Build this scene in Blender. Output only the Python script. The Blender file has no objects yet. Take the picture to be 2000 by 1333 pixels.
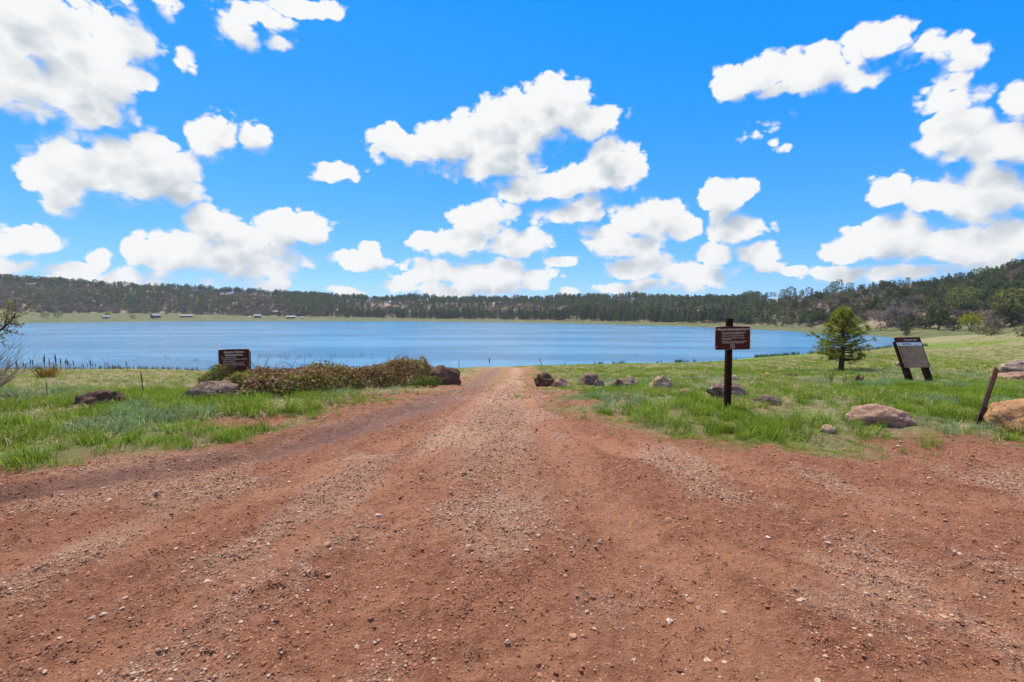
import bpy, bmesh, math, random
import numpy as np
from mathutils import Vector, Matrix

random.seed(7)
rng = np.random.default_rng(7)
scene = bpy.context.scene
COL = scene.collection
R = math.radians

# ------------------------------------------------------------------ camera
FPX = 944.0                      # focal length in photograph pixels (2000 wide)
CAMZ = 1.67
PITCH = math.atan((666.5 - 613.0) / FPX)
cam_data = bpy.data.cameras.new("camera")
cam_data.sensor_width = 36.0
cam_data.lens = FPX / 2000.0 * 36.0
cam_data.clip_start = 0.05
cam_data.clip_end = 6000.0
cam = bpy.data.objects.new("camera", cam_data)
cam.location = (0.0, 0.0, CAMZ)
cam.rotation_euler = (math.pi / 2 - PITCH, 0.0, 0.0)
COL.objects.link(cam)
scene.camera = cam

SUN_EL, SUN_AZ = R(63.0), R(-28.0)        # azimuth measured from the view axis (+Y), negative to the left
sun_dir = Vector((math.sin(SUN_AZ) * math.cos(SUN_EL), math.cos(SUN_AZ) * math.cos(SUN_EL), math.sin(SUN_EL)))

vs = scene.view_settings
scene.display_settings.display_device = 'sRGB'
vs.view_transform = 'Standard'
vs.look = 'None'
vs.gamma = 1.0
vs.exposure = 0.3
vs.use_curve_mapping = False
scene.render.engine = 'CYCLES'
cy = scene.cycles
cy.use_denoising = True
cy.max_bounces = 6
cy.diffuse_bounces = 2
cy.glossy_bounces = 3
cy.transmission_bounces = 3
cy.transparent_max_bounces = 6
cy.use_adaptive_sampling = True
cy.adaptive_threshold = 0.01
cy.caustics_reflective = False
cy.caustics_refractive = False


def pix_dir(px, py):
    f = Vector((0, math.cos(PITCH), -math.sin(PITCH)))
    u = Vector((0, math.sin(PITCH), math.cos(PITCH)))
    d = f * FPX + Vector((1, 0, 0)) * (px - 1000.0) + u * (666.5 - py)
    return d.normalized()


class NT:
    """small helper to write node trees"""
    def __init__(self, tree):
        self.t = tree
        self.n = tree.nodes
        self.l = tree.links

    def new(self, typ, **kw):
        nd = self.n.new(typ)
        for k, v in kw.items():
            setattr(nd, k, v)
        return nd

    def put(self, sock, v):
        if isinstance(v, bpy.types.NodeSocket):
            self.l.new(v, sock)
        elif v is not None:
            if isinstance(v, (tuple, list)) and len(v) == 3 and sock.type == 'RGBA':
                v = (*v, 1.0)
            sock.default_value = v

    def m(self, op, a=None, b=None, c=None, clamp=False):
        nd = self.new('ShaderNodeMath', operation=op)
        nd.use_clamp = clamp
        for i, v in enumerate((a, b, c)):
            if v is not None:
                self.put(nd.inputs[i], v)
        return nd.outputs[0]

    def v(self, op, a=None, b=None, c=None):
        nd = self.new('ShaderNodeVectorMath', operation=op)
        for i, w in enumerate((a, b, c)):
            if w is not None:
                self.put(nd.inputs[i], w)
        return nd.outputs['Value'] if op in ('DOT_PRODUCT', 'LENGTH', 'DISTANCE') else nd.outputs['Vector']

    def vs(self, a, s):
        nd = self.new('ShaderNodeVectorMath', operation='SCALE')
        self.put(nd.inputs[0], a)
        self.put(nd.inputs['Scale'], s)
        return nd.outputs['Vector']

    def mix(self, f, a, b, blend='MIX'):
        nd = self.new('ShaderNodeMix', data_type='RGBA', blend_type=blend)
        self.put(nd.inputs['Factor'], f)
        self.put(nd.inputs['A'], a) if False else self.put(nd.inputs[6], a)
        self.put(nd.inputs[7], b)
        return nd.outputs[2]

    def noise(self, vec, scale, detail=2.0, rough=0.5, dist=0.0, out='Fac', lac=2.0):
        nd = self.new('ShaderNodeTexNoise')
        self.put(nd.inputs['Vector'], vec)
        self.put(nd.inputs['Scale'], scale)
        self.put(nd.inputs['Detail'], detail)
        self.put(nd.inputs['Roughness'], rough)
        self.put(nd.inputs['Distortion'], dist)
        self.put(nd.inputs['Lacunarity'], lac)
        return nd.outputs['Fac' if out == 'Fac' else 'Color']

    def voro(self, vec, scale, feature='F1', rand=1.0, out='Distance', smooth=None):
        nd = self.new('ShaderNodeTexVoronoi', feature=feature)
        self.put(nd.inputs['Vector'], vec)
        self.put(nd.inputs['Scale'], scale)
        self.put(nd.inputs['Randomness'], rand)
        if smooth is not None:
            self.put(nd.inputs['Smoothness'], smooth)
        return nd.outputs[out]

    def ss(self, x, lo, hi):
        nd = self.new('ShaderNodeMapRange', interpolation_type='SMOOTHSTEP')
        self.put(nd.inputs[0], x)
        self.put(nd.inputs[1], lo)
        self.put(nd.inputs[2], hi)
        return nd.outputs[0]

    def lin(self, x, a, b, c, d):
        nd = self.new('ShaderNodeMapRange')
        for i, w in enumerate((x, a, b, c, d)):
            self.put(nd.inputs[i], w)
        return nd.outputs[0]


# ------------------------------------------------------------------ sky: clear air and cumulus
# centre x, centre y, radius x, radius y, faintness (direction of each cloud, photograph pixels turned into angles)
CLOUDS = [
    (60, 70, 215, 120), (150, 150, 140, 85), (40, 150, 170, 75), (190, 215, 85, 45), (245, 60, 80, 65, .1), (268, 150, 40, 30, .1), (325, 22, 45, 26, .45),
    (215, 335, 130, 72), (125, 350, 75, 60), (310, 335, 95, 72), (410, 265, 72, 52), (500, 270, 40, 36, .15), (345, 372, 46, 30, .2), (130, 395, 50, 25, .2),
    (560, 440, 85, 45), (455, 455, 85, 50), (398, 428, 40, 30), (470, 500, 150, 48, .1), (345, 510, 100, 45, .15), (272, 490, 32, 38), (300, 540, 170, 28, .25), (610, 455, 40, 34, .1),
    (45, 470, 85, 36), (200, 497, 28, 28), (150, 520, 80, 24, .15), (60, 520, 90, 24, .3),
    (663, 339, 60, 24),
    (752, 285, 46, 42), (800, 305, 60, 26), (880, 290, 92, 58), (975, 275, 110, 72), (1075, 225, 92, 66), (1062, 188, 46, 36), (1140, 235, 70, 40), (965, 325, 110, 32),
    (1065, 365, 125, 36), (1165, 350, 82, 46), (1188, 308, 40, 42), (1150, 410, 75, 36, .1), (1240, 320, 26, 40, .5), (1075, 425, 50, 16, .35),
    (700, 507, 64, 19), (728, 484, 26, 18, .1),
    (937, 432, 56, 40), (895, 478, 90, 26), (1005, 480, 70, 28), (1000, 422, 24, 14, .3),
    (935, 535, 155, 30), (1040, 545, 42, 24), (930, 563, 165, 18, .2), (1090, 507, 36, 12, .1), (790, 550, 60, 20, .4),
    (1272, 430, 80, 40), (1225, 478, 80, 24, .1), (1335, 450, 38, 40, .1), (1175, 455, 60, 18, .35),
    (1410, 385, 46, 40), (1455, 368, 32, 24), (1440, 445, 66, 28), (1405, 425, 28, 30),
    (1475, 495, 50, 24, .05), (1395, 495, 40, 22, .1), (1250, 517, 70, 26), (1345, 532, 80, 26, .05), (1280, 560, 120, 16, .3), (1500, 520, 40, 12, .4),
    (1505, 135, 82, 44), (1437, 160, 55, 36, .05), (1600, 140, 55, 46, .1), (1560, 168, 95, 18, .2),
    (1705, 85, 75, 36, .32), (1800, 105, 66, 44, .26), (1850, 80, 36, 22, .4), (1850, 145, 70, 40, .5), (1860, 195, 70, 26, .58), (1700, 150, 60, 30, .55),
    (1885, 270, 90, 52), (1960, 275, 90, 48), (1990, 205, 50, 46), (1835, 245, 44, 30),
    (1735, 375, 50, 32, .15), (1830, 385, 80, 42, .05), (1960, 375, 110, 55, .1), (1900, 425, 120, 26, .3), (2040, 310, 70, 40),
    (1745, 455, 95, 38), (1670, 483, 60, 26), (1830, 482, 150, 34), (1975, 465, 80, 40), (1900, 500, 140, 22, .2),
    (1650, 533, 95, 20, .15), (1770, 535, 120, 20, .1), (1555, 528, 34, 11, .1), (1950, 525, 110, 24, .15),
    (500, 28, 75, 30, .3), (455, 55, 45, 36, .3), (575, 8, 80, 20, .3), (425, 78, 26, 14, .5), (645, 22, 32, 18, .55), (560, 85, 34, 14, .65), (350, 100, 22, 30, .65),
    (680, 564, 36, 12), (540, 552, 36, 15), (1115, 568, 26, 10), (1480, 250, 50, 14, .75), (1525, 282, 20, 14, .65),
]


def _cloud_nodes(g, sub):
    G = NT(g)
    gi = G.new('NodeGroupInput').outputs[0]
    go = G.new('NodeGroupOutput')
    # warp the direction a little so that outlines are never elliptical
    wn = G.noise(gi, 7.0, 3.0, 0.55, out='Color')
    wv = G.vs(G.v('SUBTRACT', wn, (0.5, 0.5, 0.5)), 0.050)
    d = G.v('ADD', gi, wv)
    sx = G.new('ShaderNodeSeparateXYZ')
    G.put(sx.inputs[0], d)
    az = G.m('ARCTAN2', sx.outputs[0], sx.outputs[1])
    hor = G.m('SQRT', G.m('ADD', G.m('MULTIPLY', sx.outputs[0], sx.outputs[0]), G.m('MULTIPLY', sx.outputs[1], sx.outputs[1])))
    el = G.m('ARCTAN2', sx.outputs[2], hor)
    cb = G.new('ShaderNodeCombineXYZ')
    G.put(cb.inputs[0], az)
    G.put(cb.inputs[1], el)
    cb.inputs[2].default_value = 1.0
    p = cb.outputs[0]

    acc = None
    for a0, e0, ra, re, faint in sub:
        q = G.v('MULTIPLY_ADD', p, (1 / ra, 1 / re, 0.0), (-a0 / ra, -e0 / re, faint))
        l2 = G.v('DOT_PRODUCT', q, q)
        if acc is None:
            acc = l2
        else:
            nd = G.new('ShaderNodeMath', operation='SMOOTH_MIN')
            G.put(nd.inputs[0], acc)
            G.put(nd.inputs[1], l2)
            nd.inputs[2].default_value = 0.10
            acc = nd.outputs[0]
    # the same broken cumulus goes on round the rest of the sky
    cov = G.noise(G.v('MULTIPLY', gi, (1, 1, 1.7)), 3.1, 2.0, 0.5)
    outside = G.m('MAXIMUM', G.ss(G.m('ABSOLUTE', az), 0.86, 1.0), G.ss(el, 0.60, 0.72))
    gen = G.m('ADD', G.m('MULTIPLY', G.m('SUBTRACT', 0.60, cov), 9.0), G.m('MULTIPLY', G.m('SUBTRACT', 1.0, outside), 30.0))
    gen = G.m('MAXIMUM', gen, 0.05)
    acc = gen if acc is None else G.m('MINIMUM', acc, gen)
    e = G.m('SUBTRACT', 1.0, G.m('SQRT', G.m('MAXIMUM', acc, 0.0)))
    e = G.m('MULTIPLY', G.m('MAXIMUM', e, -1.2), 1.5)
    # billows: rounded heads with creases between them, at three sizes
    st = G.v('MULTIPLY', gi, (1, 1, 1.25))
    wst = G.v('ADD', st, G.vs(G.v('SUBTRACT', G.noise(st, 26.0, 2.0, 0.5, out='Color'), (0.5, 0.5, 0.5)), 0.030))
    b = b2 = None
    for sc, am in ((11.0, 0.60), (25.0, 0.44), (58.0, 0.32), (125.0, 0.12)):
        f = G.voro(wst, sc, 'F1')
        t = G.m('MULTIPLY', G.m('SUBTRACT', 0.30, G.m('MULTIPLY', f, f)), am * 1.5)
        b = t if b is None else G.m('ADD', b, t)
        if sc < 50: b2 = b
    fb = G.m('MULTIPLY', G.m('SUBTRACT', G.noise(wst, 24.0, 6.0, 0.62), 0.5), 0.95)
    body = G.m('ADD', G.m('SUBTRACT', e, 0.02), G.m('ADD', b, fb))
    G.put(go.inputs[0], body)
    G.put(go.inputs[1], e)
    G.put(go.inputs[2], G.m('ADD', b2, G.m('MULTIPLY', fb, 0.22)))


def build_world():
    w = bpy.data.worlds.new("World")
    scene.world = w
    w.use_nodes = True
    w.node_tree.nodes.clear()
    def ang(px, py):
        q = pix_dir(px, py)
        return math.atan2(q.x, q.y), math.asin(q.z)
    ells = []
    for c in CLOUDS:
        cx, cy_, rx, ry = c[:4]
        faint = c[4] if len(c) > 4 else 0.0
        a0, e0 = ang(cx, cy_)
        a1, _ = ang(cx + rx, cy_)
        a2, _ = ang(cx - rx, cy_)
        _, e1 = ang(cx, cy_ - ry)
        _, e2 = ang(cx, cy_ + ry)
        c_ = faint * 1.2 if faint <= .2 else .42 + faint * .70
        gr = 0.99 / math.sqrt(max(1 - c_ * c_, .12)) ** .7
        ells.append((a0, e0, (a1 - a2) / 2 * gr, (e1 - e2) / 2 * gr, c_))

    def cloud_group(name, lo, hi):
        """cloud body at a direction, for the clouds whose bearing lies between lo and hi"""
        sub = [c for c in ells if c[0] + c[2] * 2.2 + .06 > lo and c[0] - c[2] * 2.2 - .06 < hi] if lo is not None else []
        g = bpy.data.node_groups.new(name, 'ShaderNodeTree')
        g.interface.new_socket("Direction", in_out='INPUT', socket_type='NodeSocketVector')
        g.interface.new_socket("Body", in_out='OUTPUT', socket_type='NodeSocketFloat')
        g.interface.new_socket("Mass", in_out='OUTPUT', socket_type='NodeSocketFloat')
        g.interface.new_socket("Billow", in_out='OUTPUT', socket_type='NodeSocketFloat')
        _cloud_nodes(g, sub)
        return g

    T = NT(w.node_tree)
    tc = T.new('ShaderNodeTexCoord').outputs['Generated']
    sky = T.new('ShaderNodeTexSky', sky_type='NISHITA')
    sky.sun_disc = False
    sky.sun_elevation = SUN_EL
    sky.sun_rotation = SUN_AZ
    sky.altitude = 2000.0
    sky.air_density = 1.0
    sky.dust_density = 0.3
    sky.ozone_density = 2.0
    # deep mountain blue
    sp = T.new('ShaderNodeSeparateColor')
    T.put(sp.inputs[0], sky.outputs[0])
    K = 0.80
    r_ = T.m('MULTIPLY', T.m('MAXIMUM', T.m('SUBTRACT', T.m('MULTIPLY', sp.outputs[0], 0.05), 0.062), 0.003), 1.65 * K)
    g_ = T.m('MULTIPLY', T.m('POWER', T.m('MULTIPLY', sp.outputs[1], 0.05 / 0.114), 0.70), 0.325 * K)
    b_ = T.m('MULTIPLY', T.m('POWER', T.m('MULTIPLY', sp.outputs[2], 0.05 / 0.22), 0.20), 1.08 * K)
    cbn = T.new('ShaderNodeCombineColor')
    for i_, c_ in enumerate((r_, g_, b_)):
        T.put(cbn.inputs[i_], c_)
    skyc = cbn.outputs[0]

    off = (-0.014, 0.0, 0.040)
    shifted = T.v('ADD', tc, off)

    def sky_with(name, lo, hi):
        g = cloud_group(name, lo, hi)
        o = []
        for vec in (tc, shifted):
            nd = T.new('ShaderNodeGroup')
            nd.node_tree = g
            T.put(nd.inputs[0], vec)
            o.append(nd)
        f0, e0, b0 = o[0].outputs
        f1, e1, b1 = o[1].outputs
        lit = T.m('ADD', T.m('MULTIPLY', T.m('SUBTRACT', e0, e1), 0.50), T.m('MULTIPLY', T.m('SUBTRACT', b0, b1), 0.85))
        thick = T.ss(f0, 0.2, 1.5)
        shade = T.m('SUBTRACT', T.m('MULTIPLY', thick, 0.45), T.m('MULTIPLY', lit, 1.0))
        shade = T.ss(shade, -0.26, 0.78)
        alpha = T.ss(f0, -0.17, T.m('ADD', 0.17, T.m('MULTIPLY', shade, 0.95)))
        cc = T.mix(shade, (0.775, 0.775, 0.77), (0.40, 0.455, 0.50))
        col = T.mix(T.m('MULTIPLY', alpha, 0.99), skyc, cc)
        bg = T.new('ShaderNodeBackground')
        T.put(bg.inputs['Color'], T.mix(1.0, col, (10, 10, 10), 'MULTIPLY'))
        bg.inputs['Strength'].default_value = 0.1
        return bg.outputs[0]

    def choose(f, a, b):
        nd = T.new('ShaderNodeMixShader')
        T.put(nd.inputs[0], f)
        T.l.new(a, nd.inputs[1])
        T.l.new(b, nd.inputs[2])
        return nd.outputs[0]
    sx = T.new('ShaderNodeSeparateXYZ')
    T.put(sx.inputs[0], tc)
    az = T.m('ARCTAN2', sx.outputs[0], sx.outputs[1])
    cuts = [-1.1, -0.55, -0.29, -0.06, 0.16, 0.40, 0.60, 1.1]
    parts = [sky_with("cumulus_sector_%d" % i, cuts[i], cuts[i + 1]) for i in range(7)]

    def tree(i, j):
        if j - i == 1:
            return parts[i]
        k = (i + j) // 2
        return choose(T.m('GREATER_THAN', az, cuts[k]), tree(i, k), tree(k, j))
    away = T.m('MAXIMUM', T.m('GREATER_THAN', T.m('ABSOLUTE', az), 1.1), T.m('GREATER_THAN', sx.outputs[2], 0.72))
    final = choose(away, tree(0, 7), sky_with("cumulus_elsewhere", None, None))
    out = T.new('ShaderNodeOutputWorld')
    T.l.new(final, out.inputs[0])
    w.cycles.sampling_method = 'MANUAL'
    w.cycles.sample_map_resolution = 512


build_world()

sd = bpy.data.lights.new("sun", 'SUN')
sd.energy = 5.0
sd.angle = R(0.53)
sd.color = (1.0, 0.93, 0.81)
so = bpy.data.objects.new("sun", sd)
so.rotation_euler = (-sun_dir).to_track_quat('-Z', 'Y').to_euler()
COL.objects.link(so)

# ------------------------------------------------------------------ numeric helpers
def _hash(ix, iy, iz, seed):
    n = (ix * 374761393 + iy * 668265263 + iz * 2147483647 + seed * 974711) & 0xFFFFFFFF
    n = ((n ^ (n >> 13)) * 1274126177) & 0xFFFFFFFF
    n = n ^ (n >> 16)
    return (n & 0xFFFFFF) / float(0xFFFFFF)


def vnoise(x, y, z=None, seed=0):
    """smooth value noise in 2 or 3 dimensions, 0..1"""
    x = np.asarray(x, float); y = np.asarray(y, float)
    xi = np.floor(x).astype(np.int64); yi = np.floor(y).astype(np.int64)
    fx = x - xi; fy = y - yi
    fx = fx * fx * fx * (fx * (fx * 6 - 15) + 10); fy = fy * fy * fy * (fy * (fy * 6 - 15) + 10)
    if z is None:
        z0 = np.zeros_like(xi)
        a = _hash(xi, yi, z0, seed); b = _hash(xi + 1, yi, z0, seed)
        c = _hash(xi, yi + 1, z0, seed); d = _hash(xi + 1, yi + 1, z0, seed)
        return (a * (1 - fx) + b * fx) * (1 - fy) + (c * (1 - fx) + d * fx) * fy
    z = np.asarray(z, float)
    zi = np.floor(z).astype(np.int64); fz = z - zi
    fz = fz * fz * (3 - 2 * fz)
    r = 0
    for dz, wz in ((0, 1 - fz), (1, fz)):
        a = _hash(xi, yi, zi + dz, seed); b = _hash(xi + 1, yi, zi + dz, seed)
        c = _hash(xi, yi + 1, zi + dz, seed); d = _hash(xi + 1, yi + 1, zi + dz, seed)
        r = r + ((a * (1 - fx) + b * fx) * (1 - fy) + (c * (1 - fx) + d * fx) * fy) * wz
    return r


def fbm(x, y, z=None, oct=4, seed=0, gain=0.5):
    s = 0; a = 1.0; t = 0
    for o in range(oct):
        s = s + a * vnoise(x * 2 ** o + 17.3 * o, y * 2 ** o - 9.1 * o, None if z is None else z * 2 ** o, seed + o)
        t += a; a *= gain
    return s / t


def sstep(x, a, b):
    t = np.clip((x - a) / (b - a), 0, 1)
    return t * t * (3 - 2 * t)


# ------------------------------------------------------------------ terrain (metres; camera stands at x=0, y=0)
ZL = CAMZ - 8.9                    # lake level


def zpy(py, d):
    return CAMZ - (py - 613.0) * d / FPX


_cols = []


def lake_col(px, dn, df, db, pb, dr, pr):
    _cols.append((px, [0, 7.2, 9.5, (9.5 + dn) / 2, dn, dn + 8, df - 12, df, db, dr, dr + 160, 1600],
                  [0, 0, -.07, ZL * .5, ZL, ZL - .9, ZL - .9, ZL, zpy(pb, db), zpy(pr, dr), zpy(pr, dr) - 3, zpy(pr, dr) - 30]))


def land_col(px, ds, zs):
    _cols.append((px, [0, 7.2, 9.5] + ds + [ds[-1] + 160, 1600], [0, 0, -.07] + zs + [zs[-1] - 3, zs[-1] - 30]))


lake_col(-1400, 70, 220, 300, 612, 420, 470)
lake_col(-500, 76, 360, 450, 611, 590, 525)
lake_col(0, 76, 442, 520, 611, 640, 549)
lake_col(200, 76, 520, 600, 612, 690, 557)
lake_col(400, 76, 565, 635, 615, 720, 568)
lake_col(600, 76, 580, 640, 619, 740, 580)
lake_col(780, 78, 562, 625, 621.5, 750, 590)
lake_col(1000, 80, 494, 545, 624.5, 720, 588)
lake_col(1200, 85, 400, 450, 627.5, 660, 588)
lake_col(1350, 89, 330, 375, 630, 600, 589)
lake_col(1450, 94, 285, 325, 633, 520, 592)
lake_col(1520, 100, 255, 295, 637, 470, 586)
lake_col(1590, 106, 222, 262, 640, 430, 577)
lake_col(1700, 117, 200, 235, 641, 400, 562)
lake_col(1765, 128, 168, 205, 644, 380, 555)
land_col(1850, [60, 110, 128, 150, 166, 200, 350], [-3.85, -5.9, -6.3, -6.1, -5.6, -4.3, zpy(550, 350)])
land_col(2000, [48, 85, 105, 125, 140, 165, 300], [-3.1, -3.9, -3.9, -3.7, -3.5, -3.0, zpy(529, 300)])
land_col(2500, [32, 60, 85, 110, 130, 150, 250], [-1.8, -3.0, -3.0, -2.8, -2.2, -1.5, zpy(492, 250)])
land_col(4200, [30, 55, 75, 90, 110, 130, 200], [-1.0, -1.4, -1.5, -1.2, -.8, -.2, zpy(470, 200)])
_cu = np.array([(c[0] - 1000) / FPX for c in _cols])
_cd = np.array([c[1] for c in _cols], float)
_cz = np.array([c[2] for c in _cols], float)


def knots(u):
    """depth and height knots of the ground profile in the direction x = u*y"""
    u = np.clip(u, _cu[0], _cu[-1])
    i = np.clip(np.searchsorted(_cu, u) - 1, 0, len(_cu) - 2)
    t = ((u - _cu[i]) / (_cu[i + 1] - _cu[i]))[..., None]
    return _cd[i] * (1 - t) + _cd[i + 1] * t, _cz[i] * (1 - t) + _cz[i + 1] * t


def base_height(x, y):
    x = np.asarray(x, float); y = np.asarray(y, float)
    u = x / np.maximum(y, 2.0)
    D, Z = knots(u)
    z = np.zeros_like(x)
    for k in range(D.shape[-1] - 1):
        d0, d1 = D[..., k], D[..., k + 1]
        t = np.clip((y - d0) / (d1 - d0), 0, 1)
        z = np.where(y >= d0, Z[..., k] * (1 - t) + Z[..., k + 1] * t, z)
    return z


# dirt lot and track outline, traced as places on the ground
LOT_PX = [(-900, 1010), (-60, 955), (60, 935), (140, 912), (230, 897), (310, 889), (400, 873), (540, 862), (620, 826), (700, 803), (790, 789), (870, 764), (922, 745), (950, 729), (966, 718.5),
          (1026, 718.5), (1036, 735), (1048, 760), (1062, 778), (1100, 803), (1180, 828), (1250, 852), (1330, 866), (1500, 884), (1640, 896), (1750, 894), (1880, 888), (2060, 880), (2900, 860)]


def ground_hit(px, py):
    """where the ray through a photograph pixel meets the ground"""
    d = pix_dir(px, py)
    t0, t1 = 0.5, 0.5
    prev = 0.5
    t = 0.5
    while t < 1500:
        h = CAMZ + d.z * t - float(base_height(np.array([d.x * t]), np.array([d.y * t]))[0])
        if h < 0:
            a, b = prev, t
            for _ in range(30):
                m = (a + b) / 2
                h = CAMZ + d.z * m - float(base_height(np.array([d.x * m]), np.array([d.y * m]))[0])
                if h < 0:
                    b = m
                else:
                    a = m
            return Vector((d.x * b, d.y * b, CAMZ + d.z * b))
        prev = t
        t *= 1.03
    return Vector((d.x * t, d.y * t, 0))


LOT = np.array([tuple(ground_hit(px, py))[:2] for px, py in LOT_PX])
LOT = np.vstack([LOT, [[25, -6], [-25, -6]]])


def poly_sd(x, y, P):
    """signed distance to a polygon, positive inside"""
    x = np.asarray(x, float); y = np.asarray(y, float)
    best = np.full(x.shape, 1e9); ins = np.zeros(x.shape, bool)
    n = len(P)
    for i in range(n):
        ax, ay = P[i]; bx, by = P[(i + 1) % n]
        ex, ey = bx - ax, by - ay
        t = np.clip(((x - ax) * ex + (y - ay) * ey) / (ex * ex + ey * ey + 1e-12), 0, 1)
        dd = (x - ax - t * ex) ** 2 + (y - ay - t * ey) ** 2
        best = np.minimum(best, dd)
        c = ((ay > y) != (by > y)) & (x < (bx - ax) * (y - ay) / (by - ay + 1e-12) + ax)
        ins ^= c
    return np.where(ins, 1, -1) * np.sqrt(best)


def line_x(pts):
    """x of a line on the ground (photograph pixels) as a function of y"""
    q = np.array([tuple(ground_hit(*p))[:2] for p in pts])
    o = np.argsort(q[:, 1])
    q = q[o]
    return lambda y: np.interp(y, q[:, 1], q[:, 0])


RUT_L = line_x([(965, 720), (950, 733), (915, 752), (850, 785), (760, 815), (640, 852), (500, 885), (300, 920), (100, 955), (-100, 985), (-400, 1020)])
RUT_R = line_x([(1018, 720), (1012, 735), (1015, 760), (1020, 790), (1030, 830), (1050, 900), (1080, 1000), (1120, 1150), (1180, 1400)])
PALE = line_x([(1008, 725), (1003, 745), (985, 775), (965, 800), (950, 830), (960, 880), (980, 950), (1000, 1050), (1010, 1200), (1010, 1400)])


TRACKS = [(line_x([(1000, 740), (930, 800), (820, 900), (650, 1020), (420, 1150), (150, 1300), (60, 1360)]), .22),
          (line_x([(1030, 790), (1120, 900), (1270, 1050), (1480, 1250), (1600, 1380)]), .24)]


def ground_line(pts):
    return [tuple(ground_hit(*p))[:2] for p in pts]


ARCS = [(ground_line([(1080, 830), (1250, 890), (1500, 935), (1750, 965), (2050, 990)]), .20),
        (ground_line([(1380, 1060), (1520, 1120), (1680, 1150), (1850, 1190), (2050, 1245)]), .16),
        (ground_line([(1560, 1080), (1720, 1105), (1880, 1145), (2060, 1180)]), .12),
        (ground_line([(900, 1310), (1050, 1262), (1180, 1245), (1330, 1255), (1480, 1300)]), .07),
        (ground_line([(-60, 1120), (200, 1050), (450, 985), (640, 915), (800, 850)]), .22),
        (ground_line([(1500, 1325), (1700, 1318), (2060, 1322)]), .08)]


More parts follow.
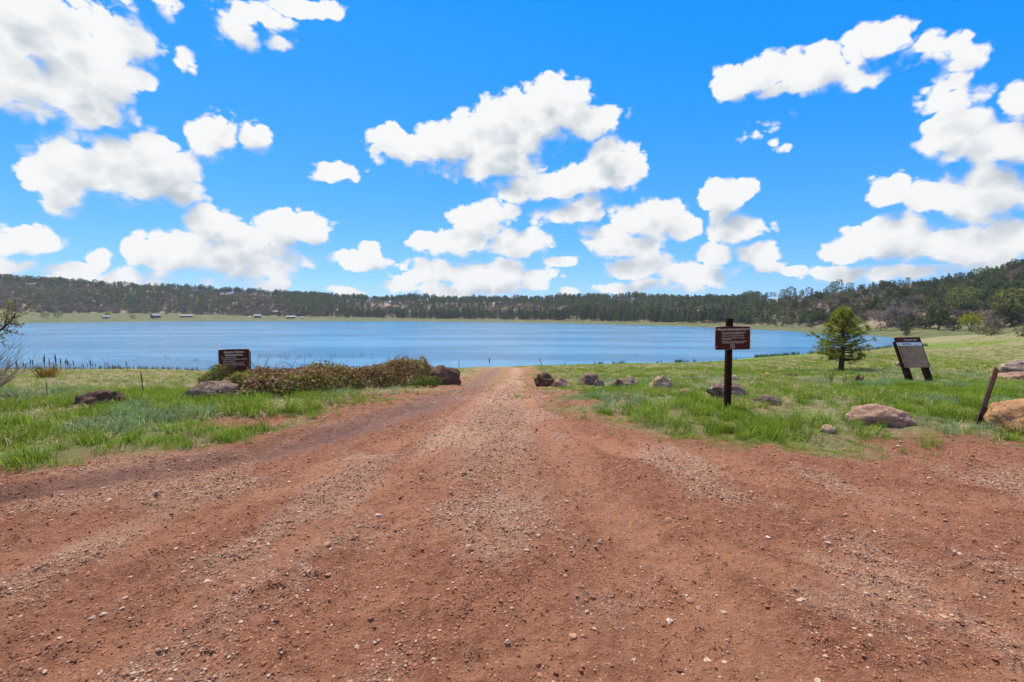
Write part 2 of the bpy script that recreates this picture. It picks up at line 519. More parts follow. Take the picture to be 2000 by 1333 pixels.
def masks(x, y):
    """what covers the ground: dirt, mud, pale gravel, dry grass, hillside, beach, wet green"""
    sd_ = poly_sd(x, y, LOT)
    wob = (fbm(x * 1.3, y * 1.3, oct=4, seed=3) - .5)
    amp = np.clip(y * 0.11, 0.35, 1.6)
    s = sd_ + wob * amp
    dirt = sstep(s, -0.25, 0.18)
    # bare earth showing inside the verge
    verge = np.clip(1 + sd_ / np.where(x < 0, np.clip(y * .34, .8, 3.2), np.clip(y * .18, .5, 2.2)), 0, 1) * (sd_ < 0.3)
    bare = sstep(fbm(x * .75 + 31, y * 1.1 + 7, oct=3, seed=11), .46, .57) * np.minimum(verge * 1.6, 1)
    dirt = np.maximum(dirt, bare * .95)
    far_strip = np.exp(-((x - (RUT_L(y) + RUT_R(y)) / 2) / (0.28 * np.maximum(RUT_R(y) - RUT_L(y), .1))) ** 2) * sstep(y, 11, 22) * (sd_ > -.3)
    near = y < 90
    wl = np.clip(.35 + .012 * y, .35, .9)
    rl = np.exp(-((x - RUT_L(y)) / (wl * 1.25)) ** 4) * near
    mud = rl * sstep(s, -.3, .2) * (0.55 + 0.6 * fbm(x * .9, y * .9, oct=3, seed=21))
    # streaks that run out of the track and fan into the lot
    phi = np.arctan2(x - .3, 17.0 - y)
    rr = np.hypot(x - .3, 17.0 - y)
    st = fbm(phi * 26, rr * .55, oct=4, seed=5)
    st2 = fbm(x * 1.1, y * 1.1, oct=4, seed=8)
    pale = np.exp(-((x - PALE(y)) / np.clip(.55 - .002 * y, .4, .9)) ** 2) * sstep(y, 3.0, 7) * .85
    grav = np.clip(pale + sstep(st * .5 + st2 * .5, .50, .66) * .75, 0, 1) * sstep(s, -.1, .4) * (1 - mud * .8)
    # wheel tracks swept over the lot: packed, smooth and a little paler
    tr = np.zeros_like(x)
    for k_, w_ in TRACKS:
        dd = np.abs(x - k_(y)) / w_
        tr = np.maximum(tr, np.exp(-dd ** 4) * (.6 + .7 * (fbm(x * 2, y * .6, oct=3, seed=55) - .3)))
    for P_, w_ in ARCS:
        dd = np.full(x.shape, 1e9)
        for (ax, ay), (bx, by) in zip(P_[:-1], P_[1:]):
            ex, ey = bx - ax, by - ay
            t_ = np.clip(((x - ax) * ex + (y - ay) * ey) / (ex * ex + ey * ey), 0, 1)
            dd = np.minimum(dd, np.hypot(x - ax - t_ * ex, y - ay - t_ * ey))
        tr = np.maximum(tr, np.exp(-(dd / w_) ** 4) * (.5 + .9 * (fbm(x * 2.3, y * 2.3, oct=3, seed=56) - .3)))
    tr = np.clip(tr, 0, 1) * sstep(s, 0, .4)
    tr = np.maximum(tr, sstep(fbm(phi * 22, rr * .45, oct=4, seed=57), .52, .64) * .5 * sstep(s, 0, .4))
    D, Z = knots(x / np.maximum(y, 2.0))
    inlake = ((x / np.maximum(y, 2.0)) < .83)
    toshore = D[..., 4] - y
    beyond = y - D[..., 7]
    hill = sstep(y, D[..., 8] - 6, D[..., 8] + 12)
    beach = np.where(beyond > -5, 1 - hill, 0) * (y > 60)
    wet = np.where(inlake | (y > 100), sstep(toshore, 26, 12) * sstep(toshore, -30, -5), 0) * (x > 4) * (y > 40)
    dn = fbm(x * .16 + 3, y * .10, oct=4, seed=33) * .6 + fbm(x * .9, y * .6, oct=3, seed=34) * .4
    dry = sstep(dn + sstep(y, 14, 55) * .12, .38, .56)
    dry = np.where(x < 0, np.where(y < 11.5, dry * .35, np.maximum(dry * .8, sstep(y, 11, 13.5) * sstep(y, 75, 35) * .85 * (0.45 + dn))), np.where(y < 24, dry * (.46 + .10 * sstep(y, 12, 24)), dry * .56))
    dry = dry * (1 - wet * .9)
    edge = np.clip(-s / np.clip(.10 * y, .5, 1.6), 0, 1)
    soil = np.maximum(dirt, (1 - edge) ** .8 * (.55 + .6 * (fbm(x * 4, y * 4, oct=3, seed=63) - .3)) * (y < 60))
    return dict(soil=np.clip(soil, 0, 1), sd=sd_, s=s, dirt=dirt, mud=mud, grav=grav, dry=dry, hill=hill, beach=beach, wet=wet, strip=far_strip, bare=bare, track=tr)


def relief(x, y, mk):
    """small ups and downs on top of the base height"""
    far = np.clip(y, 0, 400)
    z = (fbm(x * .35, y * .35, oct=3, seed=41) - .5) * .16 * sstep(y, 3, 12)
    z = z + (fbm(x * .05, y * .05, oct=3, seed=42) - .5) * .7 * sstep(y, 20, 60) * (1 - mk['beach'])
    z = z + mk['hill'] * ((fbm(x * .02, y * .02, oct=5, seed=43, gain=.6) - .5) * 13)
    d = mk['dirt']
    phi = np.arctan2(x - .3, 17.0 - y)
    rr = np.hypot(x - .3, 17.0 - y)
    z = z + d * (fbm(phi * 30, rr * .5, oct=4, seed=5) - .5) * .10 * sstep(y, 60, 20) - d * mk['track'] * .034 * sstep(y, 25, 8)
    z = z + d * (fbm(x * 6, y * 6, oct=4, seed=45, gain=.66) - .5) * .066 * (1 - .6 * mk['track']) * sstep(y, 25, 6)
    z = z + d * np.maximum(fbm(x * 14, y * 14, oct=2, seed=46) - .54, 0) * .075 * sstep(y, 12, 4)
    w = np.clip(.25 + .01 * y, .25, .6)
    z = z - np.exp(-((x - RUT_L(y)) / w) ** 2) * .07 * sstep(y, 80, 30) * d - np.exp(-((x - RUT_R(y)) / w) ** 2) * .05 * d * sstep(y, 80, 30) * sstep(y, 6, 14)
    z = z + (1 - d) * .05 * sstep(mk['s'], 0, -1.2) * (y < 60)
    return z


def height(x, y):
    x = np.atleast_1d(np.asarray(x, float)); y = np.atleast_1d(np.asarray(y, float))
    mk = masks(x, y)
    return base_height(x, y) + relief(x, y, mk)


def hz(x, y):
    return float(height(x, y)[0])


def at(px, py):
    """ground point under a photograph pixel (with the small relief added) and metres per photograph pixel there"""
    p = ground_hit(px, py)
    p.z = hz(p.x, p.y)
    return p, p.y / FPX


# ------------------------------------------------------------------ object helpers
def tag(o, label=None, cat=None, group=None, kind=None):
    if label: o["label"] = label
    if cat: o["category"] = cat
    if group: o["group"] = group
    if kind: o["kind"] = kind
    return o


def empty(name, loc=(0, 0, 0), rz=0.0):
    o = bpy.data.objects.new(name, None)
    o.empty_display_size = 0.2
    o.location = loc
    o.rotation_euler = (0, 0, rz)
    COL.objects.link(o)
    return o


def mesh_np(name, verts, faces, smooth=False, cols=None):
    """mesh from arrays; faces is (n,3) or (n,4) or a list of such"""
    me = bpy.data.meshes.new(name)
    fl = faces if isinstance(faces, list) else [faces]
    fl = [np.asarray(f, np.int32) for f in fl if len(f)]
    verts = np.asarray(verts, np.float32)
    me.vertices.add(len(verts))
    me.vertices.foreach_set("co", verts.ravel())
    loops = np.concatenate([f.ravel() for f in fl])
    sizes = np.concatenate([np.full(len(f), f.shape[1], np.int32) for f in fl])
    starts = np.concatenate([[0], np.cumsum(sizes)[:-1]]).astype(np.int32)
    me.loops.add(len(loops))
    me.loops.foreach_set("vertex_index", loops)
    me.polygons.add(len(sizes))
    me.polygons.foreach_set("loop_start", starts)
    me.polygons.foreach_set("loop_total", sizes)
    me.polygons.foreach_set("use_smooth", np.full(len(sizes), smooth, bool))
    if cols:
        for k, v in cols.items():
            v = np.asarray(v, np.float32)
            if v.ndim == 1:
                at_ = me.attributes.new(k, 'FLOAT', 'POINT')
                at_.data.foreach_set("value", v)
            else:
                at_ = me.attributes.new(k, 'FLOAT_COLOR', 'POINT')
                if v.shape[1] == 3:
                    v = np.hstack([v, np.ones((len(v), 1), np.float32)])
                at_.data.foreach_set("color", v.ravel())
    me.update(calc_edges=True)
    return me


def obj(name, me, mat=None, parent=None, loc=None):
    o = bpy.data.objects.new(name, me)
    if mat is not None and me is not None and not me.materials:
        me.materials.append(mat)
    if parent is not None:
        o.parent = parent
    if loc is not None:
        o.location = loc
    COL.objects.link(o)
    return o


class MB:
    """collects shapes into one mesh"""
    def __init__(self):
        self.v = []; self.t = []; self.q = []; self.n = 0; self.c = []

    def add(self, v, t=None, q=None, c=None):
        v = np.asarray(v, float).reshape(-1, 3)
        if t is not None and len(t): self.t.append(np.asarray(t, np.int64).reshape(-1, 3) + self.n)
        if q is not None and len(q): self.q.append(np.asarray(q, np.int64).reshape(-1, 4) + self.n)
        self.v.append(v)
        if c is not None:
            c = np.asarray(c, float)
            self.c.append(np.broadcast_to(c, (len(v), 3)) if c.ndim == 1 else c)
        self.n += len(v)

    def box(self, c, s, rot=None, bevel=0.0):
        x, y, z = np.array(s) / 2
        b = min(bevel, x * .9, y * .9, z * .9)
        if b > 0:
            bm = bmesh.new()
            bmesh.ops.create_cube(bm, size=1.0)
            for v in bm.verts:
                v.co = Vector((v.co.x * 2 * x, v.co.y * 2 * y, v.co.z * 2 * z))
            bmesh.ops.bevel(bm, geom=list(bm.edges), offset=b, segments=2, affect='EDGES', profile=.6)
            bmesh.ops.triangulate(bm, faces=list(bm.faces))
            vv = np.array([v.co[:] for v in bm.verts]); bm.verts.index_update()
            tt = np.array([[v.index for v in f.verts] for f in bm.faces]); bm.free()
            if rot is not None: vv = vv @ np.array(rot.to_3x3()).T
            self.add(vv + np.array(c), t=tt)
            return
        vv = np.array([[sx * x, sy * y, sz * z] for sx in (-1, 1) for sy in (-1, 1) for sz in (-1, 1)])
        if rot is not None: vv = vv @ np.array(rot.to_3x3()).T
        qq = [[0, 1, 3, 2], [4, 6, 7, 5], [0, 4, 5, 1], [2, 3, 7, 6], [0, 2, 6, 4], [1, 5, 7, 3]]
        self.add(vv + np.array(c), q=qq)

    def tube(self, pts, rad, sides=6, c=None, cap=True):
        pts = np.asarray(pts, float); n = len(pts)
        rad = np.broadcast_to(np.asarray(rad, float), (n,))
        tn = np.gradient(pts, axis=0)
        tn /= np.linalg.norm(tn, axis=1)[:, None] + 1e-9
        ref = np.array([0, 0, 1.0]) if abs(tn[0][2]) < .9 else np.array([1.0, 0, 0])
        a = np.cross(tn, ref); a /= np.linalg.norm(a, axis=1)[:, None] + 1e-9
        b = np.cross(tn, a)
        th = np.arange(sides) / sides * 2 * np.pi
        v = pts[:, None, :] + rad[:, None, None] * (np.cos(th)[None, :, None] * a[:, None, :] + np.sin(th)[None, :, None] * b[:, None, :])
        i = np.arange(n - 1)[:, None] * sides + np.arange(sides)[None, :]
        j = np.arange(n - 1)[:, None] * sides + (np.arange(sides)[None, :] + 1) % sides
        q = np.stack([i, j, j + sides, i + sides], -1).reshape(-1, 4)
        t = []
        if cap:
            t = [[(n - 1) * sides, (n - 1) * sides + k, (n - 1) * sides + k + 1] for k in range(1, sides - 1)]
            t += [[0, k + 1, k] for k in range(1, sides - 1)]
        self.add(v.reshape(-1, 3), q=q, t=t if len(t) else None, c=c)

    def build(self, name, mat=None, parent=None, smooth=False, loc=None, mesh_only=False):
        cols = {"tint": np.vstack(self.c)} if self.c else None
        f = []
        if self.t: f.append(np.vstack(self.t))
        if self.q: f.append(np.vstack(self.q))
        me = mesh_np(name, np.vstack(self.v), f, smooth, cols)
        if mat is not None: me.materials.append(mat)
        if mesh_only: return me
        return obj(name, me, None, parent, loc)


def scatter(name, pts, rot, scl, idx, protos):
    """one object that repeats the prototype meshes at many points (for what nobody could count)"""
    coll = bpy.data.collections.new(name + "_kinds")
    for i, me in enumerate(protos):
        po = bpy.data.objects.new("%s_kind_%02d" % (name, i), me)
        coll.objects.link(po)
    me = bpy.data.meshes.new(name)
    pts = np.asarray(pts, np.float32)
    me.vertices.add(len(pts))
    me.vertices.foreach_set("co", pts.ravel())
    a = me.attributes.new("rot", 'FLOAT_VECTOR', 'POINT'); a.data.foreach_set("vector", np.asarray(rot, np.float32).ravel())
    a = me.attributes.new("scl", 'FLOAT_VECTOR', 'POINT'); a.data.foreach_set("vector", np.asarray(scl, np.float32).ravel())
    a = me.attributes.new("idx", 'INT', 'POINT'); a.data.foreach_set("value", np.asarray(idx, np.int32).ravel())
    o = obj(name, me)
    ng = bpy.data.node_groups.new(name + "_scatter", 'GeometryNodeTree')
    ng.interface.new_socket("Geometry", in_out='INPUT', socket_type='NodeSocketGeometry')
    ng.interface.new_socket("Geometry", in_out='OUTPUT', socket_type='NodeSocketGeometry')
    n = ng.nodes
    gi, go = n.new('NodeGroupInput'), n.new('NodeGroupOutput')
    ci = n.new('GeometryNodeCollectionInfo')
    ci.inputs['Collection'].default_value = coll
    ci.inputs['Separate Children'].default_value = True
    ci.inputs['Reset Children'].default_value = True
    ip = n.new('GeometryNodeInstanceOnPoints')
    ip.inputs['Pick Instance'].default_value = True

    def na(nm, ty):
        q = n.new('GeometryNodeInputNamedAttribute'); q.data_type = ty
        q.inputs['Name'].default_value = nm
        return [s for s in q.outputs if s.enabled and s.name == 'Attribute'][0]
    L = ng.links
    L.new(gi.outputs[0], ip.inputs['Points'])
    L.new(ci.outputs[0], ip.inputs['Instance'])
    L.new(na("idx", 'INT'), ip.inputs['Instance Index'])
    L.new(na("rot", 'FLOAT_VECTOR'), ip.inputs['Rotation'])
    L.new(na("scl", 'FLOAT_VECTOR'), ip.inputs['Scale'])
    L.new(ip.outputs[0], go.inputs[0])
    md = o.modifiers.new("scatter", 'NODES')
    md.node_group = ng
    return o


# ------------------------------------------------------------------ materials
def material(name):
    m = bpy.data.materials.new(name)
    m.use_nodes = True
    m.node_tree.nodes.clear()
    T = NT(m.node_tree)
    out = T.new('ShaderNodeOutputMaterial')
    return m, T, out


def principled(T, out, color, rough=0.8, spec=0.3, normal=None, metallic=0.0):
    p = T.new('ShaderNodeBsdfPrincipled')
    T.put(p.inputs['Base Color'], color)
    T.put(p.inputs['Roughness'], rough)
    T.put(p.inputs['Specular IOR Level'], spec)
    T.put(p.inputs['Metallic'], metallic)
    if normal is not None: T.put(p.inputs['Normal'], normal)
    T.l.new(p.outputs[0], out.inputs[0])
    return p


def bump(T, h, strength=.5, dist=.02, normal=None):
    b = T.new('ShaderNodeBump')
    b.inputs['Strength'].default_value = strength
    b.inputs['Distance'].default_value = dist
    T.put(b.inputs['Height'], h)
    if normal is not None: T.put(b.inputs['Normal'], normal)
    return b.outputs[0]


def pos(T):
    return T.new('ShaderNodeNewGeometry').outputs['Position']


def attr(T, name):
    nd = T.new('ShaderNodeAttribute'); nd.attribute_name = name
    return nd.outputs['Color']


def split(T, c):
    s = T.new('ShaderNodeSeparateColor'); T.put(s.inputs[0], c)
    return s.outputs[0], s.outputs[1], s.outputs[2]


def simple_mat(name, c0, c1, scale=8.0, rough=.85, spec=.2, bscale=None, bstr=.4, bdist=.01, coord='Object', detail=4.0):
    """two tones of one colour broken up by noise, with fine relief"""
    m, T, out = material(name)
    tc = T.new('ShaderNodeTexCoord').outputs[coord]
    n = T.noise(tc, scale, detail, .6)
    col = T.mix(T.ss(n, .3, .7), c0, c1)
    nrm = bump(T, T.noise(tc, bscale or scale * 3, 4.0, .65), bstr, bdist)
    principled(T, out, col, rough, spec, nrm)
    return m


def leaf_mat(name, tints, tr=.35, rough=.65, use_attr=True, vary=.25):
    """foliage: colour from the plant's own tint plus chance, light passing through"""
    m, T, out = material(name)
    oi = T.new('ShaderNodeObjectInfo').outputs['Random']
    if use_attr:
        col = attr(T, "tint")
    else:
        cr = T.new('ShaderNodeValToRGB')
        e = cr.color_ramp.elements
        e[0].position, e[0].color = 0.0, (*tints[0], 1)
        e[1].position, e[1].color = 1.0, (*tints[-1], 1)
        for i, t in enumerate(tints[1:-1]):
            k = e.new((i + 1) / (len(tints) - 1)); k.color = (*t, 1)
        T.put(cr.inputs[0], oi)
        col = cr.outputs[0]
    n = T.noise(pos(T), 1.7, 3.0, .6)
    hs = T.new('ShaderNodeHueSaturation')
    T.put(hs.inputs['Color'], col)
    T.put(hs.inputs['Value'], T.lin(n, .25, .75, 1 - vary, 1 + vary))
    T.put(hs.inputs['Hue'], T.lin(oi, 0, 1, .487, .513))
    d = T.new('ShaderNodeBsdfDiffuse'); T.put(d.inputs[0], hs.outputs[0])
    t = T.new('ShaderNodeBsdfTranslucent'); T.put(t.inputs[0], hs.outputs[0])
    mx = T.new('ShaderNodeMixShader'); mx.inputs[0].default_value = tr
    T.l.new(d.outputs[0], mx.inputs[1]); T.l.new(t.outputs[0], mx.inputs[2])
    T.l.new(mx.outputs[0], out.inputs[0])
    return m


def ground_material():
    m, T, out = material("earth_and_turf")
    P = pos(T)
    dirt, mud, grav = split(T, attr(T, "cover_a"))
    dry, hill, beach = split(T, attr(T, "cover_b"))
    wet, strip, track = split(T, attr(T, "cover_c"))
    # dirt
    n1 = T.noise(P, 1.4, 6.0, .62)
    n2 = T.noise(P, 14.0, 6.0, .68)
    n3 = T.noise(P, 75.0, 5.0, .72)
    n4 = T.noise(P, 30.0, 5.0, .75)
    dc = T.mix(T.ss(n1, .32, .68), (.255, .092, .043), (.405, .166, .080))
    dc = T.mix(T.ss(n2, .40, .72), dc, (.47, .218, .115))
    dc = T.mix(T.m('MULTIPLY', T.ss(n2, .50, .30), .55), dc, (.125, .050, .034))
    dc = T.mix(T.m('MULTIPLY', T.ss(n3, .55, .75), .5), dc, (.56, .34, .22))
    dc = T.mix(T.m('MULTIPLY', T.ss(n3, .47, .30), .75), dc, (.10, .038, .022))
    dc = T.mix(T.m('MULTIPLY', T.ss(n4, .54, .66), .45), dc, (.50, .27, .16))
    dc = T.mix(T.m('MULTIPLY', T.ss(n4, .46, .34), .5), dc, (.15, .058, .034))
    grit = T.voro(P, 42.0, 'F1', out='Color')
    g1, g2, g3 = split(T, grit)
    gd = T.voro(P, 42.0, 'F1')
    stone = T.m('MULTIPLY', T.m('MULTIPLY', T.ss(gd, .42, .28), T.ss(g1, .45, .55)), T.lin(grav, 0, 1, .25, 1.0))
    sc = T.mix(g2, (.32, .16, .10), (.58, .42, .31))
    dc = T.mix(T.m('MULTIPLY', track, T.lin(n1, .3, .7, .25, .65)), dc, (.44, .205, .103))
    dc = T.mix(T.m('MULTIPLY', T.m('SUBTRACT', 1.0, track), .36), dc, (.205, .072, .034))
    dc = T.mix(T.m('MULTIPLY', grav, .50), dc, (.56, .37, .25))
    dc = T.mix(T.m('MULTIPLY', stone, .75), dc, sc)
    mudc = T.mix(T.ss(n2, .35, .65), (.095, .038, .026), (.180, .078, .052))
    dc = T.mix(T.m('MULTIPLY', mud, .88, clamp=True), dc, mudc)
    dc = T.mix(T.m('MULTIPLY', T.m('MULTIPLY', strip, T.ss(n2, .30, .55)), .8), dc, T.mix(n1, (.17, .15, .03), (.34, .20, .08)))
    # turf seen between the blades
    t1 = T.noise(P, .9, 5.0, .6)
    t2 = T.noise(P, 9.0, 5.0, .7)
    gr = T.mix(T.ss(t2, .3, .7), (.085, .115, .020), (.19, .245, .045))
    dr = T.mix(T.ss(t2, .3, .7), (.20, .165, .08), (.44, .37, .23))
    tc = T.mix(T.m('MULTIPLY', dry, T.lin(t2, .3, .7, .65, 1.0)), gr, dr)
    tc = T.mix(T.m('MULTIPLY', T.ss(t1, .42, .60), .6), tc, T.mix(t2, (.15, .075, .038), (.30, .20, .11)))
    tc = T.mix(T.m('MULTIPLY', wet, .9), tc, T.mix(T.ss(t2, .3, .7), (.10, .15, .015), (.20, .26, .03)))
    # beach and meadow across the water
    bn = T.noise(T.v('MULTIPLY', P, (.02, .12, .02)), 3.0, 5.0, .65)
    bc = T.mix(T.ss(bn, .35, .65), (.055, .088, .020), (.17, .14, .062))
    bc = T.mix(T.ss(T.noise(P, .25, 3.0, .6), .5, .66), bc, (.045, .080, .016))
    # hillside soil and litter
    h1 = T.noise(P, .035, 6.0, .65)
    h2 = T.noise(P, .5, 4.0, .7)
    hc = T.mix(T.ss(h1, .40, .62), (.15, .115, .085), (.30, .205, .15))
    hc = T.mix(T.m('MULTIPLY', T.ss(h1, .56, .40), T.ss(h2, .4, .6)), hc, (.075, .085, .03))
    hc = T.mix(T.m('MULTIPLY', T.ss(h2, .60, .75), .5), hc, (.33, .29, .25))
    col = T.mix(dirt, tc, dc)
    col = T.mix(beach, col, bc)
    col = T.mix(hill, col, hc)
    hgt = T.m('ADD', T.m('MULTIPLY', n2, .5), T.m('ADD', T.m('MULTIPLY', n3, .22), T.m('MULTIPLY', stone, .28)))
    hgt = T.m('ADD', T.m('MULTIPLY', hgt, T.m('SUBTRACT', 1.0, T.m('MULTIPLY', mud, .5))), T.m('MULTIPLY', n3, .05))
    nrm = bump(T, T.m('ADD', hgt, T.m('MULTIPLY', n4, .45)), 1.0, .075)
    principled(T, out, col, T.lin(mud, 0, 1, .95, .62), .25, nrm)
    return m


M_GROUND = ground_material()


# ------------------------------------------------------------------ ground sheet: the dirt lot with its track, and the land round it
def build_ground():
    inner = np.linspace(-1.08, 1.08, 640)
    step = inner[1] - inner[0]
    o_ = [1.08]
    while o_[-1] < 3.0:
        step *= 1.09
        o_.append(o_[-1] + step)
    o_ = np.array(o_[1:])
    w = np.concatenate([-o_[::-1], inner, o_])
    ys = [-3.0]
    while ys[-1] < 1250:
        yy = ys[-1] + 4.0
        k = .0095 if yy < 60 else (.0125 if yy < 700 else .05)
        ys.append(ys[-1] + max(.022, yy * k * (.55 if ys[-1] < 9 else 1.0)))
    ys = np.array(ys)
    W, Y = np.meshgrid(w, ys)
    X = W * (Y + 4.0)
    x, y = X.ravel(), Y.ravel()
    mk = masks(x, y)
    z = base_height(x, y) + relief(x, y, mk)
    nr, nc = X.shape
    i = (np.arange(nr - 1)[:, None] * nc + np.arange(nc - 1)[None, :]).ravel()
    q = np.stack([i, i + 1, i + nc + 1, i + nc], -1)
    verts = np.stack([x, y, z], -1)
    ca = np.stack([mk['soil'], mk['mud'], mk['grav']], -1)
    cb = np.stack([mk['dry'], mk['hill'], mk['beach']], -1)
    cc = np.stack([mk['wet'], mk['strip'], mk['track']], -1)
    isdirt = (mk['s'][q].mean(1) > 0) & (y[q].mean(1) < 95)
    ishill = (mk['hill'][q].mean(1) > .5)
    print("ground quads", len(q))
    for name, sel in (("dirt_road", isdirt), ("hillside", ishill & ~isdirt), ("ground", ~isdirt & ~ishill)):
        f = q[sel]
        used = np.unique(f)
        rm = np.full(len(verts), -1, np.int64); rm[used] = np.arange(len(used))
        me = mesh_np(name, verts[used], rm[f], True, {"cover_a": ca[used], "cover_b": cb[used], "cover_c": cc[used]})
        o = obj(name, me, M_GROUND)
        lab = {"dirt_road": "red gravelly dirt lot narrowing into a two-rut track down to the lake",
               "hillside": "wooded crater rim rising behind the lake",
               "ground": "grassy ground around the dirt lot, the lake bed and the far shore"}[name]
        tag(o, lab, None, None, "structure")


build_ground()


# ------------------------------------------------------------------ lake
def build_lake():
    m, T, out = material("lake_water")
    P = pos(T)
    a = T.noise(T.v('MULTIPLY', P, (.55, 1.0, 1)), 1.5, 3.0, .55)
    b = T.noise(T.v('MULTIPLY', P, (.5, 1.2, 1)), .33, 3.0, .5)
    gust = T.noise(T.v('MULTIPLY', P, (.006, .02, 1)), 2.2, 3.0, .55)
    a2 = T.noise(T.v('MULTIPLY', P, (.6, 1.0, 1)), 4.2, 2.0, .5)
    h = T.m('ADD', T.m('ADD', T.m('MULTIPLY', a, T.lin(gust, .35, .65, .14, .32)), T.m('MULTIPLY', a2, .07)), T.m('MULTIPLY', b, .34))
    nrm = bump(T, h, 1.0, 1.0)
    col = T.mix(T.ss(gust, .38, .62), (.04, .160, .29), (.10, .27, .42))
    p = principled(T, out, col, .16, .5, nrm)
    p.inputs['IOR'].default_value = 1.333
    # outline wide enough to run under the shore everywhere
    us = np.linspace(-1.45, .93, 70)
    D, Z = knots(us)
    near = [(u * (d - 6), d - 6) for u, d in zip(us, D[:, 4])]
    far = [(u * (d + 8), d + 8) for u, d in zip(us, D[:, 7])]
    v = np.array([(x, y, ZL) for x, y in near + far])
    n = len(us)
    q = np.array([[i, i + 1, n + i + 1, n + i] for i in range(n - 1)])
    o = obj("lake", mesh_np("lake", v, q), m)
    tag(o, "wide blue lake with small ripples filling the crater", None, None, "structure")


build_lake()

# ------------------------------------------------------------------ rocks
def rock_material(name, c0, c1, c2, lichen=0.0):
    m, T, out = material(name)
    tc = T.new('ShaderNodeTexCoord').outputs['Object']
    n1 = T.noise(tc, 3.2, 6.0, .65)
    n2 = T.noise(tc, 16.0, 6.0, .7)
    n3 = T.noise(tc, 60.0, 3.0, .7)
    col = T.mix(T.ss(n1, .35, .65), c0, c1)
    col = T.mix(T.m('MULTIPLY', T.ss(n2, .52, .70), .7), col, c2)
    col = T.mix(T.m('MULTIPLY', T.ss(n2, .46, .30), .7), col, tuple(v * .42 for v in c0))
    pit = T.ss(T.voro(tc, 30.0, 'F1'), .28, .12)
    col = T.mix(T.m('MULTIPLY', pit, .55), col, tuple(v * .3 for v in c0))
    if lichen:
        col = T.mix(T.m('MULTIPLY', T.ss(T.noise(tc, 7.0, 4.0, .6), .56, .66), lichen), col, (.36, .37, .30))
    h = T.m('ADD', T.m('MULTIPLY', n2, .6), T.m('ADD', T.m('MULTIPLY', n3, .2), T.m('MULTIPLY', pit, -.35)))
    principled(T, out, col, .93, .2, bump(T, h, 1.0, .075))
    return m


RM = dict(
    dark=rock_material("dark_basalt", (.080, .044, .030), (.16, .088, .060), (.27, .16, .11)),
    tan=rock_material("tan_rock", (.36, .25, .14), (.52, .38, .235), (.62, .49, .33), .3),
    pink=rock_material("pink_rock", (.34, .19, .125), (.48, .29, .20), (.56, .40, .29), .15),
    mauve=rock_material("mauve_basalt", (.165, .105, .076), (.31, .205, .148), (.45, .34, .255), .35),
    orange=rock_material("orange_sandstone", (.40, .205, .085), (.56, .315, .15), (.62, .42, .24)),
    grey=rock_material("grey_slab_rock", (.26, .19, .145), (.42, .30, .225), (.52, .44, .36), .4),
    cliff=rock_material("cliff_basalt", (.045, .045, .05), (.10, .095, .10), (.24, .22, .21)),
)


def rock_mesh(name, sx, sy, sz, seed, rough=.20, cuts=7, sub=4, flat=False):
    r = np.random.default_rng(seed)
    bm = bmesh.new()
    bmesh.ops.create_icosphere(bm, subdivisions=sub, radius=1.0)
    v = np.array([q.co[:] for q in bm.verts])
    bm.verts.index_update()
    f = np.array([[q.index for q in p.verts] for p in bm.faces])
    bm.free()
    for _ in range(cuts):                              # broken faces
        n = r.normal(size=3); n /= np.linalg.norm(n)
        n[2] = abs(n[2]) * r.choice([1, 1, -.4]); n /= np.linalg.norm(n)
        k = r.uniform(.60, .86)
        d = v @ n
        v = v - np.maximum(d - k, 0)[:, None] * n * .98
    o = r.uniform(0, 50, 3)
    for sc, a in ((1.3, rough * 1.6), (3.1, rough * 1.1), (7.5, rough * .62), (17, rough * .30)):
        w = v * sc + o
        dn = fbm(w[:, 0], w[:, 1], w[:, 2], oct=2, seed=seed) - .5
        v = v + v / (np.linalg.norm(v, axis=1)[:, None] + 1e-6) * (dn * a * 1.6)[:, None]
    if sub >= 3:                                         # cracks
        w = v * 2.3 + o
        ck = 1 - np.abs(2 * fbm(w[:, 0], w[:, 1], w[:, 2] * 1.6, oct=3, seed=seed + 9) - 1)
        v = v * (1 - .10 * sstep(ck, .88, .99))[:, None]
    v = v / np.abs(v).max(0)
    v = v * np.array([sx, sy, sz])
    return mesh_np(name, v, f, not flat)


def boulder(px0, px1, pt, pb, mat, label, seed, depth=.8, cuts=7, rough=.2, sink=.30, rz=None, name="boulder", tilt=0.0, group=None, sub=4):
    """a rock that spans these photograph pixels, standing on the ground"""
    p, s = at((px0 + px1) / 2, pb)
    w = (px1 - px0) * s / 2
    h = (pb - pt) * s
    me = rock_mesh(name, w * 1.04, w * depth, h * (.5 + sink), seed, rough, cuts, sub)
    o = obj(name, me, RM[mat])
    yy = p.y + w * depth * .5
    o.location = (p.x * yy / p.y, yy, hz(p.x * yy / p.y, yy) + h * (.5 - sink))
    o.rotation_euler = (0, tilt, rz if rz is not None else 0)
    tag(o, label, "boulder" if h > .12 else "rock", group)
    return o


